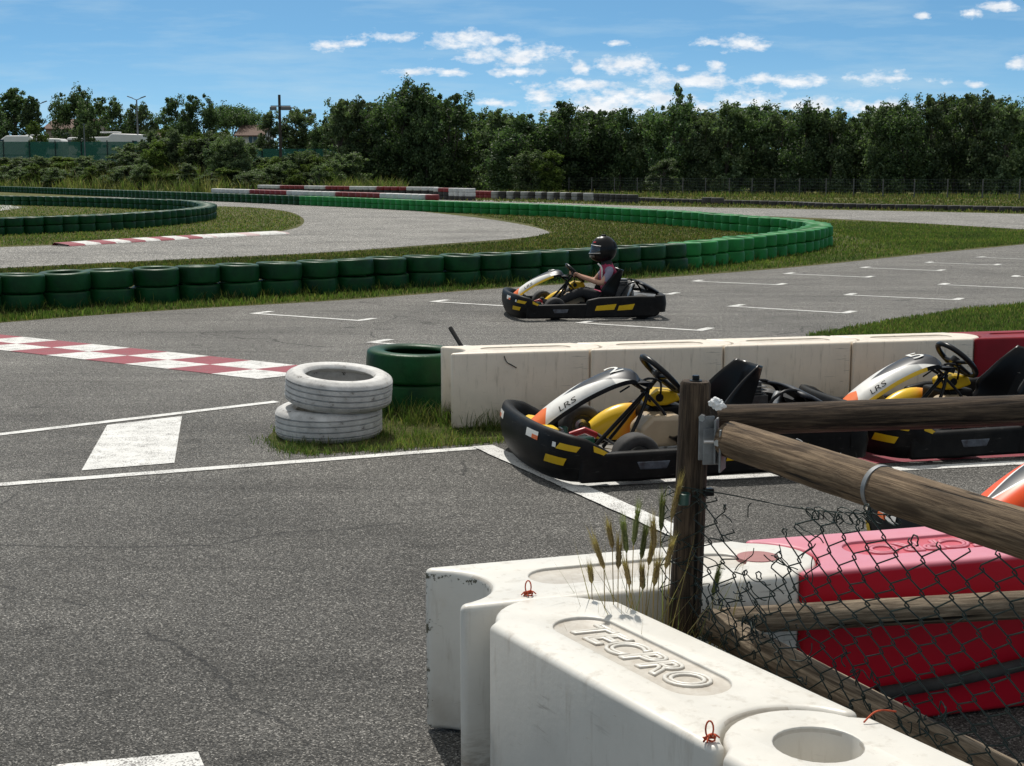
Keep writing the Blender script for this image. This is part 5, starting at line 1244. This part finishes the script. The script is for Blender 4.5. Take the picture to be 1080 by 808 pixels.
def camper(px0, px1, ytop, d, label, prof, wins, name='camper_van'):
    a, b = D(px0, 150, d), D(px1, 150, d); L = b.x-a.x; h = D(px0, ytop, d).z-BZ
    r = empty(name, (a.x, d, BZ), 0, label, 'camper'); mb = MB(); mb.prism([(x*L, .4+z*(h-.4)) for x, z in prof], 0, 2.2, 0, 'XZ'); mb.build('body', M['camper'], r, True, bevel=.12, seg=3)
    for x, z, ww, hh in wins:
        mb = MB(); mb.box((x*L, -.01, .4+z*(h-.4)), (ww, .05, hh)); mb.build('window', M['glass'], r, True, bevel=.02)
    mb = MB(); mb.box((L/2, -.004, .4+.36*(h-.4)), (L*.86, .03, .12)); mb.build('stripe', M['render_beige'], r, False)
    for x in (.18, .8):
        mb = MB(); mb.lathe([(.1, -.1), (.33, -.1), (.34, 0), (.33, .1), (.1, .1)], 18, 0, 'Y', (x*L, .12, .34)); mb.build('wheel', M['rubber'], r, True)
    mb = MB(); mb.box((L*.55, 1.1, h+.06), (L*.25, 1.0, .12)); mb.build('roof_box', M['camper'], r, True, bevel=.04)
    return r
camper(-4, 65, 143, 142, 'white camper van behind the green windbreak at far left', [(0, .0), (1, .0), (1, .82), (.97, .90), (.55, .92), (.5, 1), (.15, 1), (.02, .80), (0, .5)], [(.87, .66, .95, .55), (.08, .84, .5, .18)])
camper(70, 150, 140, 146, 'long white motorhome between the two lamp posts', [(0, 0), (1, 0), (1, .95), (.6, .98), (.55, .88), (.02, .86), (0, .8)], [(.06, .7, .6, .6), (.30, .6, .5, .25), (.42, .6, .5, .25), (.5, .6, .4, .25), (.62, .6, .4, .25), (.9, .7, .5, .4)], 'motorhome')
for px, yt, d, lab in ((40, 110, 150, 'twin armed street lamp at left above the camper'), (144, 105, 148, 'twin armed street lamp before the rounded trees')):
    p = D(px, yt, d); r = empty('street_lamp', (p.x, d, BZ), 0, lab, 'street lamp', 'twin armed street lamps'); h = p.z-BZ
    mb = MB(); mb.tube([(0, 0, 0), (0, 0, h*.5), (0, 0, h)], [.11, .09, .07], 8); mb.build('pole', M['lamp_metal'], r, True)
    for s in (-1, 1):
        mb = MB(); mb.tube([(0, 0, h-.05), (.45*s, 0, h+.14)], .04, 6); q = mb.build('arm', M['lamp_metal'], r, True)
        mb = MB(); mb.box((.68*s, 0, h+.24), (.55, .22, .09), 0, 0, -.33*s); mb.build('lamp_head', M['lamp_metal'], q, False, bevel=.02)
p = D(294.5, 100, 110); r = empty('utility_pole', (p.x, 110, 0), 0, 'dark timber utility pole with two floodlights', 'utility pole')
mb = MB(); mb.tube([(0, 0, 0), (0, 0, p.z*.6), (0, 0, p.z)], [.13, .11, .10], 10); mb.build('pole', M['pole_wood'], r, True)
zc = D(294, 112, 110).z; mb = MB(); mb.box((.1, -.12, zc), (1.5, .08, .08)); mb.build('crossarm', M['lamp_metal'], r, False)
for dx, w_ in ((-.45, .5), (.35, .42), (.72, .42)):
    mb = MB(); mb.box((dx, -.2, zc-.18), (w_, .2, .26)); mb.build('floodlight', M['lamp_metal'], r, False, bevel=.03)
p = D(88.3, 131, 131); r = empty('thin_mast', (p.x, 131, 1.2), 0, 'thin grey mast standing at the green windbreak', 'mast'); mb = MB(); mb.tube([(0, 0, 0), (0, 0, p.z-1.2)], [.07, .05], 8); mb.build('shaft', M['lamp_metal'], r, True); mb = MB(); mb.box((0, 0, p.z-1.2), (.2, .2, .08)); mb.build('cap', M['lamp_metal'], r, False)
# ------------------------------------------------------------------ sky, sun
EL, AZ = math.radians(60), math.radians(-14)
W = bpy.data.worlds.new('World'); S.world = W; W.use_nodes = True; t = W.node_tree; bg = t.nodes['Background']
skt = t.nodes.new('ShaderNodeTexSky'); skt.sky_type = 'NISHITA'; skt.sun_disc = False; skt.sun_elevation = EL; skt.sun_rotation = AZ; skt.air_density = 1.0; skt.dust_density = .3; skt.ozone_density = 2.0
tc = t.nodes.new('ShaderNodeTexCoord').outputs['Generated']
sx = t.nodes.new('ShaderNodeSeparateXYZ'); t.links.new(tc, sx.inputs[0])
cx = t.nodes.new('ShaderNodeCombineXYZ'); t.links.new(sx.outputs[0], cx.inputs[0]); t.links.new(sx.outputs[1], cx.inputs[1])
t.links.new(mth(t, 'ADD', mth(t, 'MULTIPLY', sx.outputs[2], 2.6), .10), cx.inputs[2])
nv = t.nodes.new('ShaderNodeVectorMath'); nv.operation = 'NORMALIZE'; t.links.new(cx.outputs[0], nv.inputs[0]); t.links.new(nv.outputs[0], skt.inputs[0])
ym = mth(t, 'MAXIMUM', sx.outputs[1], .05)
uv = t.nodes.new('ShaderNodeCombineXYZ'); t.links.new(mth(t, 'DIVIDE', sx.outputs[0], ym), uv.inputs[0]); t.links.new(mth(t, 'DIVIDE', sx.outputs[2], ym), uv.inputs[1])
UV = uv.outputs[0]
clouds = [(345, 48, 18, 6), (374, 47, 12, 4), (418, 39, 30, 5), (490, 42, 46, 8), (538, 58, 56, 10), (435, 76, 26, 3.5), (478, 76, 22, 3.5), (548, 76, 28, 4), (518, 109, 24, 4), (573, 104, 17, 9), (612, 71, 9, 7), (664, 69, 30, 11), (610, 90, 50, 6), (655, 108, 46, 12), (630, 104, 22, 9), (735, 86, 66, 7), (700, 104, 30, 8), (757, 70, 11, 6), (800, 84, 34, 5), (840, 86, 22, 7), (786, 46, 28, 7), (748, 46, 14, 4), (935, 83, 40, 6), (780, 110, 44, 10), (850, 112, 60, 10), (920, 114, 50, 8), (1024, 15, 11, 4), (1056, 7, 18, 5), (972, 16, 8, 3), (1073, 66, 10, 6), (1028, 90, 10, 3), (720, 72, 9, 3), (650, 46, 12, 3), (800, 113, 130, 8), (640, 116, 70, 7)]
best = None; shade = None
for (px, py, a, b) in clouds:
    d = ray(px, py); u0, v0 = d.x/d.y, d.z/d.y
    s = t.nodes.new('ShaderNodeVectorMath'); s.operation = 'SUBTRACT'; t.links.new(UV, s.inputs[0]); s.inputs[1].default_value = (u0, v0, 0)
    m_ = t.nodes.new('ShaderNodeVectorMath'); m_.operation = 'MULTIPLY'; t.links.new(s.outputs[0], m_.inputs[0]); m_.inputs[1].default_value = (F_PX/a/1.12, F_PX/b/1.2, 0)
    l = t.nodes.new('ShaderNodeVectorMath'); l.operation = 'LENGTH'; t.links.new(m_.outputs[0], l.inputs[0])
    best = l.outputs['Value'] if best is None else mth(t, 'MINIMUM', best, l.outputs['Value'])
mp = t.nodes.new('ShaderNodeMapping'); mp.inputs['Scale'].default_value = (1, 1.9, 1); t.links.new(UV, mp.inputs[0])
n1 = noise_tex(t, mp.outputs[0], 55, 9, .62); n2 = noise_tex(t, mp.outputs[0], 120, 6, .6)
dens = mth(t, 'ADD', mth(t, 'SUBTRACT', 1.05, best), mth(t, 'ADD', mth(t, 'MULTIPLY', mth(t, 'SUBTRACT', n1, .5), 3.6), mth(t, 'MULTIPLY', mth(t, 'SUBTRACT', n2, .5), 1.3)))
mask = ramp(t, [(.0, 0), (.40, .40), (.95, .95)], dens)
mp2 = t.nodes.new('ShaderNodeMapping'); mp2.inputs['Scale'].default_value = (1, 7, 1); mp2.inputs['Rotation'].default_value = (0, 0, .12); t.links.new(UV, mp2.inputs[0])
wis = ramp(t, [(.47, 0), (.8, .5)], noise_tex(t, mp2.outputs[0], 7, 7, .6))
lowb = ramp(t, [(.0, .30), (.09, 0)], mth(t, 'DIVIDE', sx.outputs[2], ym))
wis = mth(t, 'ADD', wis, lowb, True)
skc = mixc(t, 1, skt.outputs[0], (.74, 1.10, 1.12), 'MULTIPLY')
hz = ramp(t, [(.16, 0), (.42, .70)], sx.outputs[2])          # unseen upper sky, brightened and warmed to fill the shadows
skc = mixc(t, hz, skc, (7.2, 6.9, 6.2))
ccol = mixc(t, ramp(t, [(.35, 0), (.62, 1)], noise_tex(t, mp.outputs[0], 60, 4)), (7.6, 8.2, 8.9), (9.6, 9.8, 10.0))
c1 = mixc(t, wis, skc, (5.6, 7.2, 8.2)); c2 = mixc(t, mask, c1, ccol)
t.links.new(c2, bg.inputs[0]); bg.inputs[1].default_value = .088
sun = bpy.data.lights.new('sun', 'SUN'); sun.energy = 3.7; sun.angle = math.radians(.53); sun.color = (1, .955, .88)
so = bpy.data.objects.new('sun', sun); COL.objects.link(so)
dv = Vector((math.sin(AZ)*math.cos(EL), math.cos(AZ)*math.cos(EL), math.sin(EL))); so.rotation_euler = dv.to_track_quat('Z', 'Y').to_euler()
vs = S.view_settings; vs.view_transform = 'Standard'; vs.look = 'None'; vs.exposure = .2; vs.gamma = 1; vs.use_curve_mapping = False
S.render.engine = 'CYCLES'
